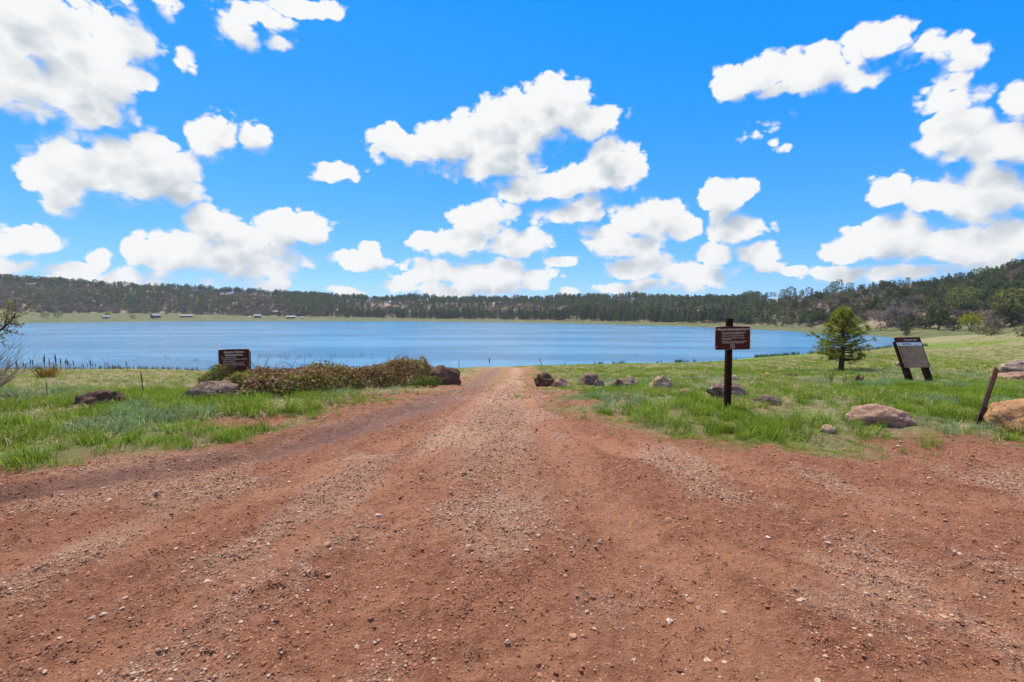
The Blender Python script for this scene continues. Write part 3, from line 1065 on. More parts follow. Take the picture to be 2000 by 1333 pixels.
boulder(1040, 1086, 726, 755, 'dark', "craggy dark brown boulder at the right edge of the track", 1, .8, 9, .26)
boulder(1080, 1116, 737, 757, 'pink', "low pinkish rounded rock touching the craggy dark boulder by the track", 2, .8, 3, .12)
boulder(1128, 1174, 728, 753, 'mauve', "domed purple-brown boulder, third in the row from the track", 3, .8, 4, .14)
boulder(1160, 1180, 740, 755, 'mauve', "small purple rock leaning on the domed purple-brown boulder", 4, .8, 5, .2)
boulder(1193, 1246, 737, 760, 'mauve', "dark purple boulder with grey patches, left of the pale tan one", 5, .7, 8, .26)
boulder(1267, 1315, 734, 763, 'tan', "pale tan boulder, brightest in the row right of the track", 6, .8, 9, .2)
boulder(1378, 1466, 751, 788, 'mauve', "long arched mauve boulder behind the signpost", 7, .5, 6, .18, tilt=.16)
boulder(1470, 1526, 778, 799, 'mauve', "flat tan-topped rock just right of the signpost", 8, .6, 4, .16, tilt=.1)
boulder(1640, 1780, 798, 836, 'pink', "broad low pink boulder in the grass below the leaning board", 9, .6, 5, .15, sink=.36)
boulder(1936, 2130, 766, 852, 'orange', "big orange boulder at the photograph's right edge", 10, .75, 7, .17)
boulder(1938, 2060, 703, 736, 'grey', "grey and pink overhanging slab behind the marker post", 11, .5, 6, .22, sink=.2)
boulder(1940, 2030, 727, 743, 'pink', "flat pink ledge lying below the grey overhanging slab", 12, .5, 5, .18)
boulder(148, 252, 768, 802, 'dark', "flat dark brown rock in tall green grass, left of the long rock", 13, .5, 7, .22, tilt=.06)
boulder(348, 480, 745, 792, 'mauve', "long dark rock with a pinkish top below the hunters sign", 14, .5, 6, .2)
boulder(841, 902, 713, 752, 'dark', "blocky dark brown boulder at the end of the bramble", 15, .85, 8, .18)
boulder(-30, 13, 782, 800, 'tan', "pale rock cut off by the photograph's left edge", 16, .7, 5, .15)
boulder(1326, 1350, 762, 775, 'pink', "small pinkish rock in grass left of the long arched boulder", 17, .8, 3, .12, sub=3, name="rock")
boulder(1424, 1446, 736, 747, 'grey', "small grey rock in the meadow just right of the signpost", 18, .8, 5, .15, sub=3, name="rock")
boulder(1490, 1507, 729, 737, 'orange', "small orange rock out in the meadow right of the signpost", 19, .8, 4, .12, sub=3, name="rock")
boulder(1540, 1556, 731, 738, 'dark', "small dark rock in the meadow left of the young pine", 20, .8, 5, .15, sub=3, name="rock")
boulder(1602, 1632, 834, 852, 'tan', "small tan rock in the grass edge below the young pine", 21, .8, 5, .15, sub=3, name="rock")
boulder(1748, 1770, 708, 719, 'dark', "small reddish dark rock behind the leaning board", 22, .8, 5, .15, sub=3, name="rock")
boulder(1852, 1872, 775, 788, 'pink', "small pinkish grey rock between leaning board and marker post", 23, .8, 5, .15, sub=3, name="rock")

# ------------------------------------------------------------------ signs
M_SIGN = simple_mat("brown_sign_paint", (.066, .013, .007), (.082, .017, .009), 6, .6, .12, 40, .05, .001)
M_LETTER = simple_mat("cream_lettering", (.66, .50, .36), (.74, .60, .46), 20, .6, .3)
M_POST = simple_mat("dark_stained_post", (.016, .007, .0045), (.034, .013, .008), 9, .9, .06, 30, .5, .004)
M_RIM = simple_mat("worn_metal_edge", (.42, .30, .25), (.56, .44, .38), 20, .5, .4)
M_WHITE = simple_mat("faded_white_paint", (.60, .60, .60), (.74, .74, .73), 14, .7, .2)
M_BLACK = simple_mat("black_print", (.03, .03, .035), (.05, .05, .05), 9, .7, .2)
M_STEEL = simple_mat("galvanised_bolt", (.55, .54, .52), (.66, .65, .63), 20, .35, .5)


def rounded_plate(mb, w, h, t, r=.02, seg=5, y=0.0):
    pts = []
    for cx, cz, a0 in ((w / 2 - r, h / 2 - r, 0), (-w / 2 + r, h / 2 - r, 90), (-w / 2 + r, -h / 2 + r, 180), (w / 2 - r, -h / 2 + r, 270)):
        for k in range(seg + 1):
            a = R(a0 + 90 * k / seg)
            pts.append((cx + r * math.cos(a), cz + r * math.sin(a)))
    n = len(pts)
    v = [(x, y - t / 2, z) for x, z in pts] + [(x, y + t / 2, z) for x, z in pts]
    t3 = [[0, k, k + 1] for k in range(1, n - 1)] + [[n, n + k + 1, n + k] for k in range(1, n - 1)]
    q = [[k, (k + 1) % n, n + (k + 1) % n, n + k] for k in range(n)]
    mb.add(v, t=t3, q=[[a, d, c, b] for a, b, c, d in q])
    return pts


def lettering(text, size, loc, parent, mat, align='LEFT', width=1.0, shear=0.0, bold=0.0, words=False):
    if words:                                            # each word is a piece of its own
        ws = text.split(" ")
        os_ = [lettering(w_, size, loc, parent, mat, 'LEFT', width, shear, bold) for w_ in ws]
        wd = [max(v.co.x for v in o.data.vertices) * width for o in os_]
        gap = size * .30 * width
        x0 = loc[0] - (sum(wd) + gap * (len(ws) - 1)) / 2
        for o, d in zip(os_, wd):
            o.location = (x0, loc[1], loc[2]); x0 += d + gap
        return os_
    cu = bpy.data.curves.new("lettering", 'FONT')
    cu.body = text
    cu.size = size
    cu.align_x = align
    cu.extrude = .0006
    cu.offset = bold
    cu.shear = shear
    cu.resolution_u = 2
    cu.materials.append(mat)
    tmp = bpy.data.objects.new("lettering_source", cu)
    me = bpy.data.meshes.new_from_object(tmp)
    bpy.data.objects.remove(tmp)
    if not me.materials: me.materials.append(mat)
    o = bpy.data.objects.new("lettering", me)
    o.parent = parent
    o.location = loc
    o.rotation_euler = (math.pi / 2, 0, 0)
    o.scale = (width, 1, 1)
    COL.objects.link(o)
    return o


def rim(parent, w, h, r, y, rad):
    mb = MB()
    pts = []
    for cx, cz, a0 in ((w / 2 - r, h / 2 - r, 0), (-w / 2 + r, h / 2 - r, 90), (-w / 2 + r, -h / 2 + r, 180), (w / 2 - r, -h / 2 + r, 270)):
        for k in range(6):
            a = R(a0 + 90 * k / 5)
            pts.append((cx + r * math.cos(a), y, cz + r * math.sin(a)))
    pts.append(pts[0])
    mb.tube(pts, rad, 6, cap=False)
    return mb.build("rim", M_RIM, parent, True)


def motor_sign():
    p, s = at(1420, 812)
    t = empty("sign_on_post", p, R(4))
    tag(t, "brown metal sign with cream text on a dark square post right of the track", "sign")
    H = (812 - 630) * s
    mb = MB(); mb.box((0, 0, H / 2 - .15), (10.4 * s, 10 * s, H + .3), None, .006)
    mb.build("post", M_POST, t)
    w, h = 68.5 * s, 45 * s
    zc = (812 - 667.5) * s
    mb = MB(); rounded_plate(mb, w, h, .006, .025)
    pan = mb.build("sign_panel", M_SIGN, t)
    pan.location = (3.5 * s, -7.0 * s, zc)
    pan.rotation_euler = (0, R(-.8), R(-3))
    rim(pan, w, h, .025, -.001, .0042)
    y = -.0045
    lettering("No Motorized Vehicles Beyond This Point", h * .098, (0, y, h * .355), pan, M_LETTER, 'CENTER', .93, bold=.0006)
    mb = MB(); mb.box((0, y, h * .335), (w * .86, .0012, h * .009)); mb.build("underline", M_LETTER, pan)
    rows = [("\u2022 Motor vehicles are prohibited from the", .235), ("  lakebed and county maintained area.", .175), ("\u2022 Vehicle use is restricted to this area.", .085),
            ("\u2022 Please respect the rights of residents", -.005), ("  during your visit.", -.065), ("\u2022 No driving on or off the road is allowed", -.155), ("  unless authorized for vehicle access.", -.215)]
    for tx, zz in rows:
        lettering(tx, h * .068, (-w * .33, y, h * zz - .004), pan, M_LETTER, 'LEFT', .96, bold=.0002)
    # shield emblem: outline, tree and letters
    k = h * .10
    sz = -h * .36
    out_ = [(-.95, .85), (-.55, 1.0), (0, .86), (.55, 1.0), (.95, .85), (.88, .35), (1.0, -.2), (.85, -.75), (.4, -.88), (0, -1.05), (-.4, -.88), (-.85, -.75), (-1.0, -.2), (-.88, .35), (-.95, .85)]
    mb = MB(); mb.tube([(x * k * .86, y, z * k + sz) for x, z in out_], k * .09, 5); mb.build("shield_outline", M_LETTER, pan)
    mb = MB()
    for zz, ww in ((.55, .16), (.30, .26), (.02, .36)):
        mb.add([(-ww * k, y, sz + zz * k - .28 * k), (ww * k, y, sz + zz * k - .28 * k), (0, y, sz + zz * k + .12 * k)], t=[[0, 1, 2]])
    mb.box((0, y, sz - .38 * k), (.10 * k, .001, .3 * k))
    mb.build("tree_mark", M_LETTER, pan)
    lettering("U", k * .55, (-.68 * k, y, sz - .12 * k), pan, M_LETTER, 'LEFT')
    lettering("S", k * .55, (.34 * k, y, sz - .12 * k), pan, M_LETTER, 'LEFT')
    for bx, bz in ((-.475, -.36),):
        mb = MB(); mb.tube([(bx * w + .012, -.001, bz * h), (bx * w + .012, -.007, bz * h)], .006, 8); mb.build("bolt", M_STEEL, pan)


motor_sign()


def hunters_sign():
    p, s = at(459, 763)
    t = empty("hunters_sign", p, R(-9))
    tag(t, "dark brown hunters warning sign half hidden behind the bramble", "sign")
    w, h = 68 * s, 42 * s
    zc = (763 - 708) * s
    for sx in (-.44, .44):
        mb = MB(); mb.box((sx * w, .05, (zc + h * .42) / 2 - .1), (.07, .07, zc + h * .42 + .2), None, .005)
        mb.build("post", M_POST, t)
    mb = MB(); rounded_plate(mb, w, h, .008, .03)
    pan = mb.build("sign_panel", M_SIGN, t)
    pan.location = (0, 0, zc)
    pan.rotation_euler = (R(-3), R(-2.2), 0)
    rim(pan, w, h, .03, -.001, .006)
    y = -.006
    lettering("Attention Hunters", h * .155, (0, y, h * .325), pan, M_LETTER, 'CENTER', .9, bold=.0012, words=True)
    lettering("Residential Area", h * .155, (0, y, h * .19), pan, M_LETTER, 'CENTER', .9, bold=.0012, words=True)
    rows = ["For everyone's safety:", "It is unlawful to discharge a firearm", "within 1/4 mile of", "an occupied residence without", "permission. Please be courteous", "and hunt with care."]
    for i, tx in enumerate(rows):
        lettering(tx, h * .085, (-w * (.40 if i == 0 else .36), y, h * (.10 - .088 * i)), pan, M_LETTER, 'LEFT', 1.05, bold=.0003)


hunters_sign()


def info_board():
    pl, s = at(1787, 753)
    pr, _ = at(1818, 747)
    c = (pl + pr) / 2
    t = empty("information_board", c, 0)
    t.rotation_euler = (Matrix.Rotation(R(10), 3, 'Z') @ Matrix.Rotation(R(-22.5), 3, 'X')).to_euler()
    tag(t, "weathered brown information board leaning back on two dark posts", "sign")
    tl = t
    W = .86
    L = 102 * s
    M_W1 = M_POST
    m, T, out = material("weathered_text_board")
    tc = T.new('ShaderNodeTexCoord').outputs['Object']
    sp = T.new('ShaderNodeSeparateXYZ'); T.put(sp.inputs[0], tc)
    ln = T.m('SINE', T.m('MULTIPLY', sp.outputs[2], 150.0))
    wr = T.noise(T.v('MULTIPLY', tc, (60, 1, 25)), 1.0, 3.0, .6)
    col = T.mix(T.ss(T.noise(tc, 5.0, 4.0, .6), .3, .7), (.27, .155, .092), (.38, .25, .15))
    col = T.mix(T.m('MULTIPLY', T.m('MULTIPLY', T.ss(ln, .1, .5), T.ss(wr, .38, .5)), .6), col, (.075, .03, .018))
    col = T.mix(T.m('MULTIPLY', T.ss(T.noise(T.v('MULTIPLY', tc, (9, 1, 4)), 1.3, 3.0), .58, .66), .5), col, (.36, .27, .10))
    principled(T, out, col, .75, .25)
    for sx in (-.40, .40):
        mb = MB(); mb.box((sx * W, .085, L * .44 - .12), (.135, .135, L * .95 + .24), None, .006)
        mb.build("post", M_POST, tl)
    z1 = L * .985
    heads = [("header_board", .17, M_SIGN), ("title_strip", .115, M_WHITE), ("text_board", .40, m), ("text_board", .315, m)]
    tot = L * .66
    for i, (nm, fr, mt) in enumerate(heads):
        hh = tot * fr
        z0 = z1 - hh
        mb = MB(); mb.box((0, 0, 0), (W, .03, hh - .004), None, .004)
        b = mb.build(nm, mt, tl); b.location = (0, 0, (z0 + z1) / 2)
        if i == 0:
            lettering("Stoneman Lake", hh * .46, (0.05, -.0175, -hh * .18), b, M_LETTER, 'CENTER', 1.0, .2, bold=.001, words=True)
        if i == 1:
            lettering("NOTICE", hh * .62, (-.13, -.0175, -hh * .22), b, M_BLACK, 'CENTER', 1.3, 0, bold=.002)
            lettering("TO ALL", hh * .34, (.22, -.0175, -hh * .18), b, M_BLACK, 'CENTER', 1.3, 0, words=True)
        z1 = z0
    for sx in (-.485, .485):
        mb = MB(); mb.box((sx * W, .02, L * .655), (.02, .075, tot - .01)); mb.build("edge_trim", M_POST, tl)


info_board()


def marker_post():
    p, s = at(1909, 834)
    t = empty("marker_post", p, 0)
    tag(t, "thin flat brown marker post leaning right beside the big orange boulder", "marker post")
    a = math.atan2(39, 119) + R(11)
    L = math.hypot(39, 119) * s
    t.rotation_euler = (R(-6), a, R(12))
    fr = t
    m1 = simple_mat("rusty_marker_face", (.16, .045, .016), (.25, .075, .025), 14, .6, .3)
    m2 = simple_mat("faded_marker_label", (.10, .070, .055), (.19, .14, .115), 26, .7, .2)
    m3 = simple_mat("dark_marker_plastic", (.030, .014, .011), (.045, .02, .015), 9, .55, .3)
    w = 11.5 * s
    mb = MB()
    for sx in (-1, 1):
        mb.box((sx * w * .46, -.004, L / 2 - .08), (w * .10, .016, L + .16), None, .003)
    mb.box((0, .003, L / 2 - .08), (w * .86, .005, L + .16))
    mb.build("stake", m3, fr)
    mb = MB(); mb.box((0, -.002, L * .745), (w * .80, .004, L * .49)); f1 = mb.build("upper_label", m1, fr)
    mb = MB(); mb.box((0, -.002, L * .33), (w * .80, .004, L * .315)); f2 = mb.build("lower_label", m2, fr)
    for i in range(9):
        mb = MB(); mb.box((random.uniform(-.1, .1) * w, -.0045, L * (.20 + .031 * i)), (w * random.uniform(.25, .5), .0008, L * .011)); mb.build("print_mark", M_BLACK, fr)
    for i in range(5):
        mb = MB(); mb.box((random.uniform(-.1, .1) * w, -.0045, L * (.56 + .085 * i)), (w * random.uniform(.2, .4), .0008, L * .026)); mb.build("print_mark", m3, fr)


marker_post()


# ------------------------------------------------------------------ stakes along the shore and in the grass
M_STAKE = simple_mat("rusted_steel_stake", (.040, .030, .028), (.075, .05, .042), 20, .7, .3)
M_PALESTAKE = simple_mat("bleached_wood_stake", (.50, .46, .36), (.66, .62, .52), 20, .85, .1)


def stake(px, pb, px2, pt, w, mat, label, name="stake", square=False):
    p, s = at(px, pb)
    h = (pb - pt) * s
    mb = MB()
    dx = (px2 - px) * s
    if square:
        # T-section steel post with studs
        mb.tube([(-dx * .1, 0, -.1), (dx, 0, h)], w * s * .5, 4)
        for k in range(1, 7):
            mb.box((dx * k / 7, -w * s * .55, h * k / 7), (w * s * .5, w * s * .4, .02))
    else:
        mb.tube([(-dx * .1, 0, -.1), (dx * .35, .01, h * .35), (dx, 0, h)], [w * s * .5, w * s * .48, w * s * .38], 6)
        mb.tube([(dx, 0, h - .02), (dx, 0, h + .012)], [w * s * .42, w * s * .2], 6)
    o = mb.build(name, mat, None)
    o.location = p
    tag(o, label, "stake")
    return o


stake(281, 776, 277, 727, 2.2, M_STAKE, "thin rusty steel stake in dry grass left of the hunters sign", square=True)
stake(956, 718, 956, 701, 2.0, M_STAKE, "short dark upright post at the lake end of the track", square=True)
stake(1060, 719, 1053, 702, 1.6, M_STAKE, "dark leaning stake behind the craggy dark boulder")
stake(1068, 733, 1060, 718, 3.2, M_PALESTAKE, "pale bleached stake stub leaning over the craggy dark boulder")
stake(1347, 722, 1353, 702, 1.5, M_PALESTAKE, "thin pale leaning stake at the shore left of the signpost")
stake(897, 720, 896, 701, 1.1, M_STAKE, "very thin dark rod standing beyond the blocky brown boulder")
stake(92, 783, 92, 750, 1.6, M_STAKE, "short rusty stake among dead stems at the left")


# ------------------------------------------------------------------ loose stones and gravel on the dirt
def pebble_mat():
    m, T, out = material("gravel_stone")
    tc = pos(T)
    col = T.mix(T.ss(T.noise(tc, 90.0, 3.0, .6), .35, .7), attr(T, "tint"), T.mix(1.0, attr(T, "tint"), (.62, .55, .5), 'MULTIPLY'))
    principled(T, out, col, .9, .25, bump(T, T.noise(tc, 160.0, 3.0, .6), .5, .004))
    return m


M_PEB = pebble_mat()
PEB_COL = np.array([(.37, .155, .082), (.31, .122, .062), (.46, .27, .175), (.54, .38, .27), (.24, .10, .06), (.41, .205, .125), (.60, .47, .36), (.16, .07, .045)])


def build_gravel():
    bm = bmesh.new(); bmesh.ops.create_icosphere(bm, subdivisions=1, radius=1.0)
    iv0 = np.array([q.co[:] for q in bm.verts]); bm.verts.index_update()
    it0 = np.array([[q.index for q in p.verts] for p in bm.faces]); bm.free()
    iv1 = np.array([(1, 0, 0), (-1, 0, 0), (0, 1, 0), (0, -1, 0), (0, 0, 1.0), (0, 0, -1.0)])
    it1 = np.array([[0, 2, 4], [2, 1, 4], [1, 3, 4], [3, 0, 4]])          # lower half is buried
    V, F, Cc = [], [], []
    n0 = 0
    bands = [(1.7, 3.2, 900, .0050, .0120, 0), (3.2, 5.5, 420, .007, .015, 0), (5.5, 9, 150, .009, .018, 0), (9, 16, 60, .014, .024, 0), (16, 34, 14, .020, .036, 0),
             (1.7, 3.2, 14000, .0028, .0075, 1), (3.2, 5.5, 5500, .0040, .0095, 1), (5.5, 9, 1700, .006, .012, 1), (9, 15, 320, .009, .015, 1)]
    for y0, y1, dens, r0, r1, small in bands:
        iv, itri = (iv1, it1) if small else (iv0, it0)
        n = int(dens * 2.5 * (y1 * y1 - y0 * y0) / 2)
        y = np.sqrt(rng.uniform(y0 * y0, y1 * y1, n)); x = rng.uniform(-1.25, 1.25, n) * y
        mk = masks(x, y)
        keep = (mk['dirt'] > .5) & (rng.uniform(size=n) < (.20 + .8 * np.clip(mk['grav'] * 1.1 + (fbm(x * 2.1, y * 2.1, oct=3, seed=61) - .45) * 1.2, 0, 1)) * (1 - .75 * mk['mud']) * (1 - .72 * mk['track'])) & (mk['strip'] < .5)
        x, y = x[keep], y[keep]
        gk = mk['grav'][keep]
        z = height(x, y)
        n = len(x)
        r = r0 + (r1 - r0) * rng.beta(1.0, 3.2, n) * 1.5
        sc = np.stack([r * rng.uniform(.8, 1.45, n), r * rng.uniform(.8, 1.3, n), r * rng.uniform(.5, .85, n)], -1)
        a = rng.uniform(0, 2 * np.pi, n)
        vv = iv[None] * (1 + rng.uniform(-.24, .24, (n, len(iv)))[..., None]) * sc[:, None, :]
        cx = vv[..., 0] * np.cos(a)[:, None] - vv[..., 1] * np.sin(a)[:, None]
        cy_ = vv[..., 0] * np.sin(a)[:, None] + vv[..., 1] * np.cos(a)[:, None]
        vv = np.stack([cx + x[:, None], cy_ + y[:, None], vv[..., 2] + (z + sc[:, 2] * .35)[:, None]], -1)
        pw = rng.uniform(size=n) < ((.12 if small else .32) + .38 * gk)
        ci = np.where(pw, rng.choice([2, 3, 5, 6], n, p=[.42, .26, .22, .10]), rng.choice([0, 1, 4, 5, 7], n, p=[.38, .26, .08, .25, .03]))
        c = PEB_COL[ci] * rng.uniform(.8, 1.15, (n, 1))
        V.append(vv.reshape(-1, 3)); F.append((itri[None] + (np.arange(n) * len(iv))[:, None, None]).reshape(-1, 3) + n0)
        Cc.append(np.repeat(c, len(iv), 0))
        n0 += n * len(iv)
    V = np.vstack(V); F = np.vstack(F)
    print("gravel tris", len(F))
    o = obj("gravel", mesh_np("gravel", V, F, False, {"tint": np.vstack(Cc)}), M_PEB)
    tag(o, "loose reddish and pale gravel strewn over the dirt lot", None, None, "stuff")


build_gravel()


def build_stones():
    protos = []
    for i in range(8):
        me = rock_mesh("loose_stone", 1, .8, .6, 100 + i, .26, 9, 2, True)
        c = PEB_COL[[2, 3, 5, 0, 6, 2, 4, 3][i]]
        cl = me.attributes.new("tint", 'FLOAT_COLOR', 'POINT')
        cl.data.foreach_set("color", np.tile(np.array([*c, 1.0], np.float32), len(me.vertices)))
        me.materials.append(M_PEB)
        protos.append(me)
    n = 0
    spots = [(1414, 1183), (1365, 1174), (1158, 1163), (1308, 1205), (915, 1075), (1915, 1203), (1845, 1200), (1420, 1240), (1565, 1167), (1350, 1160)]
    while n < 70:
        if n < len(spots):
            px, py = spots[n]
        else:
            px, py = random.uniform(40, 1960), random.uniform(960, 1320)
        p, s = at(px, py)
        n += 1
        o = obj("loose_stone", protos[n % 8])
        r = random.uniform(5.0, 9.5) * s * (1.25 if n <= len(spots) else 1.0)
        o.scale = (r, r, r)
        o.location = (p.x, p.y, p.z + r * .12)
        o.rotation_euler = (random.uniform(-.2, .2), random.uniform(-.2, .2), random.uniform(0, 6.28))
        tag(o, "walnut-sized loose stone lying on the red dirt lot", "stone", "loose stones on the dirt lot")


build_stones()

# ------------------------------------------------------------------ vegetation
def bark_mat(name, c0, c1):
    m, T, out = material(name)
    tc = pos(T)
    n = T.noise(T.v('MULTIPLY', tc, (1, 1, .25)), 22.0, 4.0, .65)
    principled(T, out, T.mix(T.ss(n, .35, .65), c0, c1), .92, .15, bump(T, n, .8, .03))
    return m


M_BARK = bark_mat("pine_bark", (.040, .026, .020), (.11, .065, .045))
M_GREYBARK = bark_mat("grey_oak_bark", (.15, .115, .10), (.28, .22, .195))
M_TWIG = leaf_mat("bare_twigs", None, .05, vary=.3)
M_NEEDLE = leaf_mat("pine_needles", None, .45, vary=.25)
M_LEAF = leaf_mat("leaves", None, .38, vary=.2)
M_GRASS = leaf_mat("grass_blades", None, .42, vary=.28)
M_DRY = leaf_mat("dry_stems", None, .25, vary=.25)


def join_meshes(name, parts):
    """one mesh out of (MB, material, smooth) parts"""
    V, F, mi, C = [], [], [], []
    n0 = 0
    mats = []
    T3, Q4 = [], []
    for mb, mat, _ in parts:
        v = np.vstack(mb.v)
        if mat not in mats: mats.append(mat)
        k = mats.index(mat)
        if mb.t:
            f = np.vstack(mb.t) + n0; T3.append((f, k))
        if mb.q:
            f = np.vstack(mb.q) + n0; Q4.append((f, k))
        C.append(np.vstack(mb.c) if mb.c else np.full((len(v), 3), .1))
        V.append(v); n0 += len(v)
    fl, mi = [], []
    if T3:
        fl.append(np.vstack([f for f, _ in T3])); mi += [np.full(len(f), k) for f, k in T3]
    if Q4:
        fl.append(np.vstack([f for f, _ in Q4])); mi += [np.full(len(f), k) for f, k in Q4]
    me = mesh_np(name, np.vstack(V), fl, False, {"tint": np.vstack(C)})
    for m in mats: me.materials.append(m)
    me.polygons.foreach_set("material_index", np.concatenate(mi).astype(np.int32))
    return me


def needle_burst(mb, r, c, d, n, length, width, tint, droop=0.0):
    """n thin needles fanning out of point c along direction d"""
    d = np.asarray(d, float); d = d / (np.linalg.norm(d) + 1e-9)
    dirs = r.normal(size=(n, 3)) * .75 + d * .9
    dirs /= np.linalg.norm(dirs, axis=1)[:, None]
    ln = length * r.uniform(.6, 1.1, n)
    side = np.cross(dirs, r.normal(size=(n, 3))); side /= np.linalg.norm(side, axis=1)[:, None] + 1e-9
    a = np.asarray(c) + dirs * (ln * .05)[:, None]
    tip = np.asarray(c) + dirs * ln[:, None] - np.array([0, 0, droop]) * ln[:, None]
    v = np.stack([a - side * width / 2, a + side * width / 2, tip], 1).reshape(-1, 3)
    t = np.arange(n * 3).reshape(n, 3)
    col = np.repeat(np.asarray(tint)[None] * r.uniform(.75, 1.25, (n, 1)), 3, 0)
    mb.add(v, t=t, c=col)


def conifer(seed, shape='cone', clumps=70, per=9, tint=(.040, .062, .018), spread=.20):
    """a far pine of height 1: trunk and crown"""
    r = np.random.default_rng(seed)
    tr, cr = MB(), MB()
    bend = r.normal(size=2) * .02
    tr.tube([(0, 0, -.05), (bend[0] * .4, bend[1] * .4, .45), (bend[0], bend[1], .97)], [.017, .012, .003], 5)
    base = r.uniform(.12, .28) if shape == 'cone' else r.uniform(.25, .42)
    for i in range(clumps):
        t = base + (1 - base) * (i + r.uniform(0, 1)) / clumps
        u = (t - base) / (1 - base)
        if shape == 'cone':
            rad = spread * (1 - u) ** .8 * (.55 + .45 * min(1, u * 6)) + .012
        elif shape == 'round':
            rad = spread * 1.15 * math.sqrt(max(0, 1 - (2 * u - .95) ** 2 * .95)) + .015
        else:                                            # ragged, gappy crown
            rad = spread * (1.25 if r.uniform() < .5 else .55) * (1 - u * .55) + .015
        a = r.uniform(0, 2 * np.pi)
        rr = rad * r.uniform(.35, 1.0) ** .6
        c = np.array([math.cos(a) * rr + bend[0] * t, math.sin(a) * rr + bend[1] * t, t - .02 * rr / max(rad, .01)])
        tn = np.array(tint) * r.uniform(1.6, 3.6) * np.array([r.uniform(.95, 1.3), 1, r.uniform(.9, 1.3)])
        needle_burst(cr, r, c, (math.cos(a), math.sin(a), .35), per, .075 + .25 * spread * .35, .030, tn)
        if i % 4 == 0:
            tr.tube([(bend[0] * t, bend[1] * t, t - .03), tuple(c)], [.004, .0015], 3, cap=False)
    return tr, cr


def juniper(seed, tint=(.050, .062, .020), n=110, per=9, w=.55):
    """rounded evergreen bush of height 1"""
    r = np.random.default_rng(seed)
    tr, cr = MB(), MB()
    tr.tube([(0, 0, -.05), (.02, .01, .3), (0, 0, .8)], [.04, .03, .008], 5)
    lob = [(r.uniform(-.2, .2) * w, r.uniform(-.2, .2) * w, r.uniform(.3, .75), r.uniform(.22, .36)) for _ in range(7)]
    for i in range(n):
        x, y, z, q = lob[r.integers(7)]
        d = r.normal(size=3); d /= np.linalg.norm(d)
        c = np.array([x, y, z]) + d * np.array([q * w * 1.6, q * w * 1.6, q])
        c[2] = max(c[2], .06)
        tn = np.array(tint) * r.uniform(.9, 2.0) * np.array([r.uniform(.9, 1.2), 1, 1])
        needle_burst(cr, r, c, d + np.array([0, 0, .4]), per, .13, .045, tn)
    return tr, cr


def bare_oak(seed, tint=(.20, .165, .165), stems=5, w=.5, tw=.012):
    """leafless scrub oak of height 1: stems, branches and a haze of twigs"""
    r = np.random.default_rng(seed)
    st, cr = MB(), MB()

    def grow(p, d, ln, rad, lev):
        q = p + d * ln
        mid = (p + q) / 2 + r.normal(size=3) * ln * .07
        if lev < 3:
            st.tube([p, mid, q], [rad, rad * .8, rad * .6], 4 if lev < 2 else 3, cap=False)
        if lev >= 2:
            n = 9
            dirs = d + r.normal(size=(n, 3)) * .62 + np.array([0, 0, .18])
            dirs /= np.linalg.norm(dirs, axis=1)[:, None]
            o = p + (q - p) * r.uniform(.1, 1, n)[:, None]
            side = np.cross(dirs, r.normal(size=(n, 3))); side /= np.linalg.norm(side, axis=1)[:, None]
            L = .17 * r.uniform(.5, 1.2, n)
            v = np.stack([o - side * tw / 2, o + side * tw / 2, o + dirs * L[:, None]], 1).reshape(-1, 3)
            cc = np.repeat(np.array(tint)[None] * r.uniform(.7, 1.3, (n, 1)), 3, 0)
            cr.add(v, t=np.arange(n * 3).reshape(n, 3), c=cc)
        if lev >= 3: return
        for _ in range(3 if lev else 3):
            dd = d + r.normal(size=3) * (.42 if lev else .34); dd[2] = abs(dd[2]) * .8 + .12
            dd /= np.linalg.norm(dd)
            grow(q, dd, ln * r.uniform(.62, .85), rad * .6, lev + 1)
    for k in range(stems):
        a = r.uniform(0, 6.28)
        d = np.array([math.cos(a) * w * r.uniform(.3, 1.0), math.sin(a) * w * r.uniform(.3, 1.0), 1.0]); d /= np.linalg.norm(d)
        grow(np.array([r.uniform(-.05, .05), r.uniform(-.05, .05), -.03]), d, r.uniform(.22, .34), .016, 0)
    return st, cr


PINES = [conifer(200 + i, sh, cl, 9, tn, sp) for i, (sh, cl, tn, sp) in enumerate([
    ('cone', 80, (.044, .062, .027), .17), ('cone', 84, (.039, .056, .027), .15), ('cone', 74, (.050, .068, .027), .19),
    ('round', 76, (.046, .068, .018), .22), ('round', 80, (.040, .060, .018), .25), ('ragged', 60, (.042, .060, .016), .21), ('ragged', 54, (.050, .066, .018), .24)])]
OLIVE = [conifer(230 + i, 'round', 120, 10, (.075, .090, .022), .30) for i in range(2)]
JUN = [juniper(260 + i, tn) for i, tn in enumerate([(.055, .068, .020), (.048, .058, .022), (.070, .080, .022)])]
OAKS = [bare_oak(280 + i, tn, 5 + i % 3, .55) for i, tn in enumerate([(.27, .215, .175), (.31, .225, .165), (.235, .19, .16), (.33, .245, .18)])]
SHRUBS = [juniper(300 + i, tn, 80, 8, .8) for i, tn in enumerate([(.10, .115, .03), (.14, .12, .05), (.085, .10, .04)])]


def kind_mesh(name, parts, m0, m1):
    return join_meshes(name, [(parts[0], m0, False), (parts[1], m1, False)])


PINE_J = [kind_mesh("pine", p, M_BARK, M_NEEDLE) for p in PINES]
JUN_J = [kind_mesh("juniper", p, M_BARK, M_NEEDLE) for p in JUN]
OAK_J = [kind_mesh("bare_oak", p, M_GREYBARK, M_TWIG) for p in OAKS]
SHR_J = [kind_mesh("shrub", p, M_GREYBARK, M_LEAF) for p in SHRUBS]


def mb_mesh(name, mb, mat):
    return mb.build(name, mat, mesh_only=True)


